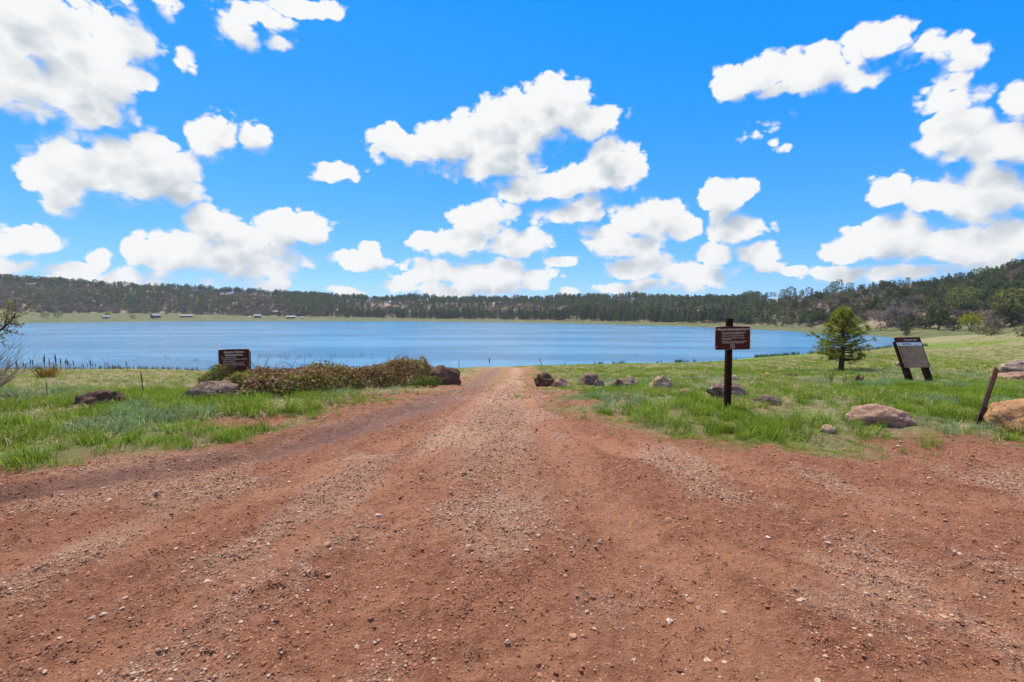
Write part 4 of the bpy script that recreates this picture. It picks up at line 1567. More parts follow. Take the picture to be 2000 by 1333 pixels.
PINE_P = [(mb_mesh("trunk", a, M_BARK), mb_mesh("crown", b, M_NEEDLE)) for a, b in PINES + OLIVE]
JUN_P = [(mb_mesh("trunk", a, M_BARK), mb_mesh("crown", b, M_NEEDLE)) for a, b in JUN]
OAK_P = [(mb_mesh("trunk", a, M_GREYBARK), mb_mesh("crown", b, M_TWIG)) for a, b in OAKS]
SHR_P = [(mb_mesh("trunk", a, M_GREYBARK), mb_mesh("crown", b, M_LEAF)) for a, b in SHRUBS]


def plant(name, kind, loc, h, label, cat, group=None, wide=1.0, tint=None):
    t = empty(name, loc, random.uniform(0, 6.28))
    t.scale = (h * wide, h * wide, h)
    for nm, me in zip(("trunk", "crown"), kind):
        o = bpy.data.objects.new(nm, me); o.parent = t; COL.objects.link(o)
    tag(t, label, cat, group)
    return t


def slope_point(px, f):
    """a spot on the hillside: bearing of a photograph column, fraction f from the foot (0) to the ridge (1)"""
    u = (px - 1000) / FPX
    D, Z = knots(np.array([u]))
    d = D[0, 8] + (D[0, 9] - D[0, 8]) * f
    return u * d, d


def slope_points(px, f):
    u = (px - 1000) / FPX
    D, Z = knots(u)
    d = D[..., 8] + (D[..., 9] - D[..., 8]) * f
    return u * d, d


def build_forest():
    P, S, I = [], [], []

    def put(px, f, kinds, hmin, hmax, wide=(.85, 1.2)):
        n = len(px)
        x, y = slope_points(px, f)
        z = height(x, y)
        h = rng.uniform(hmin, hmax, n)
        w = rng.uniform(*wide, n)
        P.append(np.stack([x, y, z], -1)); S.append(np.stack([h * w, h * w, h], -1)); I.append(rng.choice(kinds, n))
    # kinds: 0-6 pines, 7-9 junipers, 10-13 bare oaks, 14-16 shrubs
    cone, rnd, jun, oak, shr = [0, 1, 2], [3, 4, 5, 6], [7, 8, 9], [10, 11, 12, 13], [14, 15, 16]

    def dens(px, f, k):
        return fbm(px * .012 + k * 13, f * 2.6 + k * 5, oct=3, seed=70 + k)
    # the far wall, centre
    n = 4600
    px, f = rng.uniform(560, 1470, n), rng.uniform(0, 1.06, n)
    mid = np.exp(-((f - .62) / .17) ** 2) * sstep(px, 700, 800) * (1 - sstep(px, 1080, 1200))
    keep = rng.uniform(size=n) < np.clip(.80 - mid * .9 - (dens(px, f, 1) - .5) * 3.4 - sstep(px, 760, 560) * .35 + sstep(f, .3, .0) * .3 + sstep(f, .75, .95) * .3, .04, 1)
    put(px[keep], f[keep], cone + [0, 1, 3, 5], 4.0, 9.5, (.95, 1.4))
    px = rng.uniform(540, 1480, 1000)
    put(px, rng.uniform(.93, 1.10, 1000), cone + rnd, 5, 10.5, (.95, 1.4))               # skyline
    px = rng.uniform(640, 1420, 520)
    put(px, rng.uniform(-.03, .12, 520), cone, 6, 12.5, (.85, 1.2))               # shore row
    # left wall: oak scrub with pines
    n = 4800
    px, f = rng.uniform(-160, 640, n), rng.uniform(0, 1.04, n)
    k = rng.uniform(size=n) < (.20 + .35 * f + (dens(px, f, 2) - .5) * 1.3 + sstep(px, 300, 600) * .16)
    put(px[k], f[k], rnd + [2], 3.8, 8.5, (.9, 1.4))
    put(px[~k], f[~k], oak + oak + [14, 15, 8], 2.8, 5.2, (1.0, 1.6))
    px = rng.uniform(-160, 640, 420)
    put(px, rng.uniform(.92, 1.08, 420), rnd + [0, 9], 4, 9.5, (.9, 1.4))
    px = rng.uniform(560, 1470, 1500)
    put(px, rng.uniform(.02, .95, 1500), oak + oak + [14, 15, 16], 3, 5.5, (1.0, 1.8))
    # right slope
    n = 3000
    px, f = rng.uniform(1380, 2260, n), rng.uniform(.02, 1.0, n)
    k = rng.uniform(size=n) < (.26 + (dens(px, f, 3) - .5) * 1.0 + sstep(px, 1560, 1420) * .35)
    put(px[k], f[k], [0, 2, 3, 5, 7, 8], 4, 8.5)
    put(px[~k], f[~k], oak * 2 + [14, 16, 7, 9], 2.2, 4.8, (.9, 1.5))
    P_ = np.vstack(P); n = len(P_)
    rot = np.zeros((n, 3)); rot[:, 2] = rng.uniform(0, 6.28, n); rot[:, 0] = rng.normal(size=n) * .03
    o = scatter("forest", P_, rot, np.vstack(S), np.concatenate(I), PINE_J + JUN_J + OAK_J + SHR_J)
    tag(o, "dense pine and leafless oak woodland covering the crater rim", None, None, "stuff")
    print("forest", n)


build_forest()


def single_trees():
    """the trees of the near right slope, its skyline and the shores that can be told apart"""
    r = random.Random(5)
    # skyline pines along the right rim
    for i in range(60):
        px = 1452 + (2010 - 1452) * (i + r.uniform(-.4, .4)) / 60
        x, y = slope_point(px, r.uniform(.94, 1.03))
        h = r.uniform(8, 13) if px < 1660 else r.uniform(4.5, 8.0)
        if r.random() < .3: h *= .65
        if 1890 < px < 1930 or px > 1965: h *= 1.25
        plant("pine_tree", PINE_P[r.choice([0, 2, 3, 4, 5, 6]) if px < 1660 else r.choice([3, 4, 5, 6, 5, 6])], (x, y, hz(x, y) - .2), h,
              "dark pine standing on the skyline of the right-hand rim", "tree", "pines along the right skyline", r.uniform(.9, 1.35))
    # pines and junipers scattered down the slope
    for i in range(46):
        px, f = r.uniform(1440, 2040), r.uniform(.05, .85)
        x, y = slope_point(px, f)
        plant("pine_tree", PINE_P[r.choice([0, 2, 3, 5])], (x, y, hz(x, y) - .2), r.uniform(4.5, 8), "dark green pine scattered among leafless oaks on the right slope", "tree", "pines on the right slope", r.uniform(1, 1.4))
    # leafless oaks along the foot of the slope
    for i in range(90):
        px, f = r.uniform(1600, 2060), r.uniform(.0, .30) ** 1.0
        x, y = slope_point(px, f)
        plant("bare_oak", OAK_P[r.randrange(4)], (x, y, hz(x, y) - .15), r.uniform(3.0, 5.5), "leafless grey scrub oak at the foot of the right slope", "tree", "bare oaks at the slope foot", r.uniform(1.0, 1.5))
    # shore trees across the inlet
    for i in range(46):
        px = r.uniform(1290, 1600)
        u = (px - 1000) / FPX
        D, Z = knots(np.array([u]))
        d = D[0, 8] + r.uniform(-10, 14)
        plant("pine_tree", PINE_P[r.choice([0, 2, 2, 3])], (u * d, d, hz(u * d, d) - .1), r.uniform(3.5, 9), "green pine at the water side of the far right shore", "tree", "pines along the far right shore", r.uniform(1, 1.3))

    def spot(px, py, h_px, kind, name, label, cat="tree", wide=1.0):
        p, s = at(px, py)
        return plant(name, kind, (p.x, p.y, p.z - .05), h_px * s, label, cat, None, wide)
    spot(1770, 652, 34, JUN_P[2], "juniper_bush", "olive green juniper standing alone on the pale shore above the leaning board", "bush", .9)
    spot(1769, 656, 15, JUN_P[1], "juniper_bush", "small round dark bush in front of the lone olive juniper", "bush", 1.3)
    spot(1807, 643, 24, JUN_P[0], "juniper_bush", "dark rounded juniper right of the lone olive juniper", "bush", 1.6)
    spot(1833, 645, 46, JUN_P[0], "juniper_tree", "tall dark juniper behind the rounded dark juniper", "tree", 1.0)
    spot(1863, 646, 26, JUN_P[1], "juniper_bush", "dark juniper bush touching the yellow-green tree on its left", "bush", 1.5)
    spot(1758, 641, 52, OAK_P[0], "bare_oak", "broad leafless mauve oak left of the dark junipers", "tree", 1.3)
    spot(1735, 639, 44, OAK_P[1], "bare_oak", "leafless reddish oak left of the broad mauve oak", "tree", 1.3)
    spot(1975, 640, 74, PINE_P[7], "pine_tree", "large olive pine with dark trunk at the right slope foot", "tree", 1.0)
    spot(1888, 622, 52, PINE_P[8], "pine_tree", "olive pine directly above the yellow-green tree", "tree", .9)
    spot(1868, 632, 62, PINE_P[7], "pine_tree", "tall bushy pine below the dark rock outcrop", "tree", .85)
    spot(1962, 641, 42, JUN_P[0], "juniper_tree", "dense very dark juniper below the large olive pine", "tree", 1.2)
    spot(1998, 656, 26, SHR_P[1], "shrub", "rusty green shrub cut off by the photograph's right edge", "bush", 1.0)
    spot(1912, 654, 20, SHR_P[0], "shrub", "low brown and green shrub below the yellow-green tree", "bush", 1.6)
    spot(1934, 656, 32, SHR_P[1], "shrub", "tangled leafing shrub on the meadow edge right of the yellow-green tree", "bush", 1.3)
    spot(1940, 654, 40, OAK_P[2], "bare_oak", "dark crooked leafless tree above the tangled shrub", "tree", 1.1)
    spot(1720, 646, 14, SHR_P[2], "shrub", "grey-green shrub on the pale shore left of the lone olive juniper", "bush", 1.3)
    spot(88, 620, 12, SHR_P[0], "shrub", "yellow-green shrub on the far left shore, left one of two", "bush", 1.3)
    spot(113, 621, 15, SHR_P[0], "shrub", "taller yellow-green shrub on the far left shore, right one of two", "bush", 1.1)
    spot(259, 623, 10, SHR_P[2], "shrub", "small shrub on the far left shore between the shed and dark house", "bush", 1.0)
    # yellow-green spring tree
    st, cr = MB(), MB()
    rr = np.random.default_rng(77)
    for k in range(9):
        a = rr.uniform(0, 6.28)
        st.tube([(0, 0, -.03), (math.cos(a) * .1, math.sin(a) * .1, .3), (math.cos(a) * .32, math.sin(a) * .32, .72)], [.03, .02, .006], 4)
    for k in range(420):
        d = rr.normal(size=3); d /= np.linalg.norm(d); d[2] = abs(d[2]) if rr.uniform() < .75 else d[2] * .4
        c = np.array([0, 0, .45]) + d * np.array([.50, .50, .50]) * rr.uniform(.55, 1.0) * (1 + .22 * math.sin(5 * math.atan2(d[1], d[0]) + 3 * d[2]))
        needle_burst(cr, rr, c, d + np.array([0, 0, .5]), 9, .085, .03, np.array((.36, .38, .025)) * rr.uniform(.75, 1.2))
    spot(1894, 647, 37, (mb_mesh("trunk", st, M_GREYBARK), mb_mesh("crown", cr, M_LEAF)), "leafing_tree", "bright yellow-green rounded tree in new leaf at the slope foot")
    spot(210, 619, 10, (bpy.data.meshes["trunk"] if False else mb_mesh("trunk", st, M_GREYBARK), mb_mesh("crown", cr, M_LEAF)), "leafing_tree", "tiny bright yellow-green tree beside the grey shed across the lake")


single_trees()


# ------------------------------------------------------------------ young pine in the meadow
def young_pine():
    p, s = at(1643, 728)
    H = 122 * s
    t = empty("young_pine", p, 0)
    tag(t, "young ponderosa pine with open bushy crown standing alone in the meadow", "tree")
    r = np.random.default_rng(12)
    tr = MB()
    zs = np.linspace(-.15, H * .97, 12)
    tr.tube([(.02 * math.sin(z * 1.3), .02 * math.cos(z * 1.7), z) for z in zs], np.interp(zs, [-.2, .3, H], [.125, .10, .012]), 9)
    br, nd = MB(), MB()
    prof_t = [.17, .22, .30, .40, .52, .66, .80, .92, 1.0]
    prof_r = [.20, .36, .45, .44, .37, .27, .16, .07, .02]
    nb = 86
    for i in range(nb):
        t_ = .155 + .825 * (i + r.uniform(0, .8)) / nb
        a = i * 2.399 + r.normal() * .3
        L = np.interp(t_, prof_t, prof_r) * H * r.uniform(.62, 1.12)
        up = np.interp(t_, [.2, .5, 1], [.05, .35, .95])
        b0 = np.array([0, 0, t_ * H])
        pts = [b0]
        for k in range(1, 6):
            q = k / 5
            pts.append(b0 + np.array([math.cos(a), math.sin(a), 0]) * L * q + np.array([0, 0, L * (up * q * .55 - .10 * q * (1 - q) * 2 + .12 * q * q)]))
        pts = np.array(pts) + r.normal(size=(6, 3)) * L * .015
        br.tube(pts, np.linspace(.022 + .012 * L, .006, 6), 4, cap=False)
        for k in range(int(3 + 4.2 * L)):
            q = r.uniform(.38, 1.0) ** .8
            j = min(int(q * 5), 4); f = q * 5 - j
            c = pts[j] * (1 - f) + pts[j + 1] * f
            off = r.normal(size=3) * .15 * L * np.array([1, 1, .6])
            c2 = c + off * (1.1 - .3 * q)
            br.tube([c, c2], [.007, .004], 3, cap=False)
            d = np.array([math.cos(a), math.sin(a), .7]) + off * 2
            tn = np.array((.185, .235, .034)) * r.uniform(.55, 1.45) * np.array([r.uniform(.85, 1.35), 1, 1])
            needle_burst(nd, r, c2, d, 28, .20, .013, tn, .05)
        needle_burst(nd, r, pts[-1], (math.cos(a), math.sin(a), .9), 34, .22, .013, np.array((.25, .29, .04)) * r.uniform(.7, 1.3))
    needle_burst(nd, r, (0, 0, H * .97), (0, 0, 1), 60, .24, .013, (.17, .17, .03))
    tr.build("trunk", M_BARK, t, True)
    b = br.build("branches", M_BARK, t)
    n = nd.build("crown", M_NEEDLE, t)


young_pine()


# ------------------------------------------------------------------ bramble thickets
def leaf_cloud(mb, r, C, N, size, tints, probs):
    n = len(C)
    N = N / (np.linalg.norm(N, axis=1)[:, None] + 1e-9)
    N = N + r.normal(size=(n, 3)) * .55
    N /= np.linalg.norm(N, axis=1)[:, None]
    a = np.cross(N, r.normal(size=(n, 3))); a /= np.linalg.norm(a, axis=1)[:, None]
    b = np.cross(N, a)
    s = size * r.uniform(.55, 1.25, n)[:, None]
    v = np.stack([C - a * s * .5, C + b * s * .34 + N * s * .10, C + a * s * .55, C - b * s * .34 + N * s * .10], 1).reshape(-1, 3)
    i = np.arange(n)[:, None] * 4
    t = np.vstack([i + np.array([[0, 2, 1]]), i + np.array([[0, 3, 2]])])
    c = np.asarray(tints)[r.choice(len(tints), n, p=probs)] * r.uniform(.7, 1.3, (n, 1))
    mb.add(v, t=t, c=np.repeat(c, 4, 0))


def thicket(name, label, path, tops, thick, nleaf, ncane, tints, probs, seed, lsize=.072):
    """path: photograph pixels along its front foot; tops: height of its outline in photograph pixels"""
    r = np.random.default_rng(seed)
    base, hs = [], []
    for (px, py), top in zip(path, tops):
        p, s = at(px, py)
        base.append(p); hs.append((py - top) * s * 1.0)
    base = np.array([tuple(b) for b in base]); hs = np.array(hs)
    t = empty(name, tuple(base.mean(0)), 0)
    tag(t, label, "bush")
    o = base.mean(0)
    n = nleaf
    q = r.uniform(0, len(base) - 1.001, n)
    j = q.astype(int); f = (q - j)[:, None]
    B = base[j] * (1 - f) + base[j + 1] * f
    h = hs[j] * (1 - f[:, 0]) + hs[j + 1] * f[:, 0]
    al = r.uniform(-.06, 1.02, n) * np.pi                     # section angle, 0 front foot, pi back foot
    lump = .62 + .72 * fbm(B[:, 0] * 2.4 + 3, al * 1.6 + B[:, 1], oct=4, seed=seed, gain=.6)
    shell = (1 - r.exponential(.14, n) + .07 * np.abs(r.normal(size=n))).clip(.30, 1.25) * lump
    back = np.stack([B[:, 0] / np.hypot(B[:, 0], B[:, 1]), B[:, 1] / np.hypot(B[:, 0], B[:, 1]), np.zeros(n)], -1)
    dep = thick / 2
    C = B + back * (dep - dep * np.cos(al) * shell)[:, None]
    gz = base_height(C[:, 0], C[:, 1])
    C[:, 2] = gz + h * np.clip(np.sin(al), 0, 1) ** .62 * shell + r.uniform(0, .06, n)
    N = -back * np.cos(al)[:, None] + np.array([0, 0, 1.0]) * (np.sin(al)[:, None] + .35)
    mb = MB()
    gp = fbm(C[:, 0] * 2.5, C[:, 2] * 3 + C[:, 1], oct=2, seed=seed + 5)
    sel = gp > .53
    leaf_cloud(mb, r, (C - o)[~sel], N[~sel], lsize, tints, probs)
    pr2 = np.array(probs) * np.array([.4, .6, 2.2, 2.2, .8, .6][:len(probs)]); pr2 /= pr2.sum()
    leaf_cloud(mb, r, (C - o)[sel], N[sel], lsize, tints, pr2)
    mb.build("leaves", M_LEAF, t)
    cn = MB()
    for k in range(ncane):
        i = r.integers(n)
        if r.uniform() < .45 and C[i, 2] < B[i, 2] + h[i] * .6: continue
        a = C[i] - o
        d = r.normal(size=3); d[2] = abs(d[2]) * .8 + .25; d /= np.linalg.norm(d)
        L = r.uniform(.25, .75)
        pts = [a - d * L * .5, a, a + d * L * .45 - np.array([0, 0, .05]), a + d * L * .75 - np.array([0, 0, .15])]
        cn.tube(pts, [.005, .0045, .004, .002], 3, c=np.array([(.22, .09, .06), (.26, .15, .10), (.16, .12, .05)][r.integers(3)]), cap=False)
        if r.uniform() < .35:                                 # leaves along a free cane
            for pnt in pts[2:]:
                leaf_cloud(mb, r, np.array([pnt]), np.array([[0, 0, 1.0]]), lsize, tints, probs)
    cn.build("canes", M_TWIG, t)
    return t


BR_T = [(.23, .105, .055), (.34, .20, .105), (.15, .19, .04), (.28, .28, .06), (.48, .37, .24), (.10, .05, .03)]
thicket("bramble", "long red-brown and olive bramble thicket left of the track",
        [(425, 793), (470, 789), (520, 786), (580, 784), (640, 777), (700, 768), (750, 762), (790, 757), (830, 750), (852, 744)],
        [768, 740, 727, 723, 719, 726, 714, 699, 703, 727], 1.9, 24000, 1000, BR_T, [.24, .22, .19, .15, .10, .10], 31)
thicket("bramble", "smaller green bramble growing round the long dark rock under the hunters sign",
        [(388, 772), (420, 766), (455, 763), (490, 762)], [748, 724, 716, 728], .7, 3200, 160,
        [(.15, .20, .035), (.24, .27, .05), (.10, .14, .03), (.28, .20, .10)], [.35, .35, .2, .1], 32)
thicket("bramble", "low leafy bramble fringe in front of the long dark rock",
        [(350, 794), (400, 797), (450, 796), (500, 792)], [782, 779, 776, 770], .5, 2600, 60,
        [(.13, .19, .035), (.22, .24, .06), (.26, .15, .08), (.36, .30, .20)], [.4, .3, .2, .1], 33)
thicket("bramble", "bright green leafy clump at the foot of the blocky brown boulder",
        [(806, 758), (842, 756), (876, 751)], [748, 740, 745], .4, 1000, 60,
        [(.13, .22, .03), (.20, .28, .04), (.09, .14, .03)], [.45, .35, .2], 34)


# ------------------------------------------------------------------ bare shrub and dead stems at the left edge
def twig_shrub(name, label, px, py, top, n, lean, spread, tints, seed, rad=.006, cat="bush", fork=3, foot=.35):
    p, s = at(px, py)
    r = np.random.default_rng(seed)
    H = (py - top) * s
    t = empty(name, p, 0)
    tag(t, label, cat)
    st, tw = MB(), MB()
    for i in range(n):
        a = r.uniform(0, 6.28)
        b0 = np.array([math.cos(a), math.sin(a), 0]) * r.uniform(0, spread * foot) * H + np.array([0, 0, -.05])
        d = np.array([math.cos(a) * spread + lean * r.uniform(.3, 1.3), math.sin(a) * spread, 1.0]) + r.normal(size=3) * .16
        d /= np.linalg.norm(d)
        L = H * r.uniform(.5, 1.06)
        cv = np.array([lean * .35, 0, -.18]) + r.normal(size=3) * .08
        pts = [b0 + d * L * q + cv * L * q * q for q in np.linspace(0, 1, 6)]
        c = np.array(tints[r.integers(len(tints))]) * r.uniform(.75, 1.2)
        st.tube(pts, np.linspace(rad, rad * .3, 6), 4, c=c, cap=False)
        for k in range(fork):
            q = r.uniform(.35, .95)
            o = np.array(pts[int(q * 5)])
            dd = d + r.normal(size=3) * .35; dd /= np.linalg.norm(dd)
            l2 = L * r.uniform(.12, .32)
            tw.tube([o, o + dd * l2 * .5, o + dd * l2 + np.array([0, 0, -.04 * l2])], [rad * .45, rad * .35, rad * .15], 3, c=c * r.uniform(.8, 1.1), cap=False)
    st.build("stems", M_TWIG, t)
    if fork: tw.build("twigs", M_TWIG, t)
    return t


GT = [(.30, .23, .18), (.42, .34, .27), (.22, .16, .12), (.50, .43, .34)]
twig_shrub("bare_shrub", "tall leafless shrub with pale curving stems at the left edge", -48, 790, 636, 95, .25, .34, GT, 51, .0066, fork=6)
twig_shrub("bare_shrub", "low tangle of grey dead twigs below the tall leafless shrub", 40, 786, 742, 90, .45, 1.1, GT, 52, .005, fork=5)
twig_shrub("willow_bush", "small yellow-orange twiggy bush near the lake at the left", 93, 742, 703, 130, 0, .30, [(.42, .27, .05), (.34, .24, .05), (.28, .13, .04)], 53, .010, fork=5, foot=1.1)
twig_shrub("dead_sapling", "thin dead sapling stems in front of the young pine", 1622, 752, 716, 7, -.2, .35, [(.12, .07, .05), (.18, .11, .08)], 54, .010, "dead plant", 3)
twig_shrub("dead_sapling", "single dark dead stem just below the young pine trunk", 1647, 753, 722, 2, -.12, .04, [(.10, .06, .045)], 55, .016, "dead plant", 0)
twig_shrub("dead_weed", "bent straw-coloured weed stalks beside the flat dark rock", 140, 790, 758, 10, .2, .9, [(.45, .36, .24), (.36, .26, .16)], 56, .006, "dead plant", 2)


def bare_limb():
    p, s = at(-30, 786)
    t = empty("dead_limb", p, 0)
    tag(t, "dark dead limb with leaf sprigs reaching in over the water at the left edge", "branch")
    mb = MB(); lf = MB()
    r = np.random.default_rng(9)

    def P3(px, py):
        return np.array([(px + 30) * s, 0.1, (786 - py) * s])
    main = [P3(-60, 786), P3(-50, 720), P3(-25, 665), P3(5, 642), P3(20, 630), P3(33, 612)]
    mb.tube(main, np.linspace(.035, .007, 6), 6, c=np.array((.07, .045, .04)))
    for (a, b) in (((-10, 655), (-2, 612)), ((8, 640), (14, 605)), ((14, 634), (45, 628)), ((22, 626), (40, 602)), ((-25, 665), (20, 660)), ((0, 645), (30, 642))):
        q = P3(*a); w = P3(*b)
        for k in range(4):
            e = w + r.normal(size=3) * .10
            mb.tube([q, (q + e) / 2 + r.normal(size=3) * .02, e], [.008, .005, .0025], 4, c=np.array((.11, .075, .055)), cap=False)
            C = q + (e - q) * r.uniform(.3, 1, (16, 1)) + r.normal(size=(16, 3)) * .03
            leaf_cloud(lf, r, C, np.tile([[0, -1, .6]], (16, 1)), .045, [(.26, .22, .06), (.34, .22, .09), (.18, .17, .05)], [.4, .3, .3])
    mb.build("limb", M_TWIG, t)
    lf.build("leaves", M_LEAF, t)


bare_limb()


def stump():
    p, s = at(1674, 752)
    t = empty("broken_stump", p, 0)
    tag(t, "small splintered dark red stump right of the young pine", "stump")
    h = 19 * s
    mb = MB()
    for dx, l, ln in ((0, 1.0, .25), (.10, .75, .5), (-.02, .8, -.05), (.06, .6, .7)):
        mb.tube([(dx * .4, 0, -.05), (dx * .5 + ln * h * .25, 0, h * l * .5), (dx + ln * h * .6, 0, h * l)], [.075, .06, .012], 6)
    mb.build("wood", simple_mat("rotten_red_wood", (.055, .025, .02), (.15, .06, .045), 12, .9, .1), t)


stump()

# dead mullein stalks between the dry grass and the water, left
STALKS = [(17, 706), (33, 704), (36, 711), (48, 709), (60, 702), (63, 705), (87, 694), (98, 703), (105, 711), (111, 692), (119, 702), (129, 702), (133, 703), (140, 708), (146, 706), (159, 711), (164, 713), (172, 712),
          (177, 702), (182, 711), (186, 712), (196, 714), (206, 711), (211, 709), (214, 713), (221, 715), (233, 714), (250, 706), (262, 716)]


def stalks():
    r = np.random.default_rng(3)
    m = simple_mat("dead_stalk_brown", (.050, .035, .028), (.10, .07, .055), 12, .9, .1)
    metas = []
    for v in range(5):
        mb = MB()
        k = r.normal(size=2) * .05
        mb.tube([(0, 0, -.05), (k[0] * .4, 0, .5), (k[0], 0, 1.0)], [.020, .016, .006], 5)
        mb.tube([(k[0] * .42, 0, .52), (k[0] * .7, 0, .75), (k[0] * 1.02, 0, 1.0)], [.028, .042, .012], 6)
        if v % 2:
            mb.tube([(k[0] * .3, 0, .45), (.09 * (1 if v > 2 else -1), .02, .62), (.11 * (1 if v > 2 else -1), .02, .85)], [.012, .022, .008], 5)
        metas.append(mb.build("dead_stalk", m, mesh_only=True))
    for i, (px, top) in enumerate(STALKS):
        p, s = at(px, 727.5 + (i % 3) * .7)
        o = obj("dead_stalk", metas[i % 5])
        o.location = p
        h = (728 - top) * s
        o.scale = (h * .9, h * .9, h)
        o.rotation_euler = (0, r.normal() * .06, r.uniform(-.4, .4))
        nth = "first second third fourth fifth sixth seventh eighth ninth tenth eleventh twelfth thirteenth fourteenth fifteenth sixteenth seventeenth eighteenth nineteenth twentieth".split()
        n_ = len(STALKS)
        lab = nth[i] + " dark dead weed stalk from the left along the left shore" if i < 20 else ("last" if i == n_ - 1 else nth[n_ - 1 - i] + " from last") + " dark dead weed stalk towards the right on the left shore"
        tag(o, lab, "dead plant", "dead stalks along the left shore")


stalks()


# ------------------------------------------------------------------ grass, weeds and reeds
def tuft(seed, n, h, rad, wid, tints, lean=.5, stiff=.35):
    r = np.random.default_rng(seed)
    a = r.uniform(0, 6.28, n); rr = rad * np.sqrt(r.uniform(0, 1, n))
    b = np.stack([np.cos(a) * rr, np.sin(a) * rr, np.full(n, -.02)], -1)
    a2 = a + r.normal(size=n) * .8
    out = np.stack([np.cos(a2), np.sin(a2), np.zeros(n)], -1)
    L = h * r.uniform(.45, 1.1, n)[:, None]
    le = lean * r.uniform(.2, 1.2, n)[:, None]
    m = b + out * L * le * stiff + np.array([0, 0, 1]) * L * .58
    t = b + out * L * le + np.array([0, 0, 1]) * L * (1 - .35 * le)
    sd_ = np.stack([-np.sin(a2), np.cos(a2), np.zeros(n)], -1)
    w = wid * r.uniform(.7, 1.3, n)[:, None]
    v = np.stack([b - sd_ * w / 2, b + sd_ * w / 2, m + sd_ * w * .42, m - sd_ * w * .42, t], 1).reshape(-1, 3)
    i = np.arange(n)[:, None] * 5
    q = i + np.array([[0, 1, 2, 3]])
    t3 = i + np.array([[3, 2, 4]])
    c = np.asarray(tints)[r.integers(len(tints), size=n)] * r.uniform(.75, 1.25, (n, 1))
    mb = MB(); mb.add(v, q=q, t=t3, c=np.repeat(c, 5, 0))
    return mb


G_GREEN = [(.180, .280, .030), (.230, .325, .038), (.140, .230, .030), (.28, .35, .045)]
G_YEL = [(.28, .35, .045), (.33, .37, .055), (.22, .31, .04)]
G_BLUE = [(.21, .30, .13), (.26, .34, .18), (.17, .26, .09)]
G_DRY = [(.60, .47, .27), (.50, .38, .21), (.68, .56, .37), (.40, .33, .15)]
G_MIX = [(.19, .29, .045), (.54, .43, .24), (.27, .32, .07), (.62, .50, .32)]


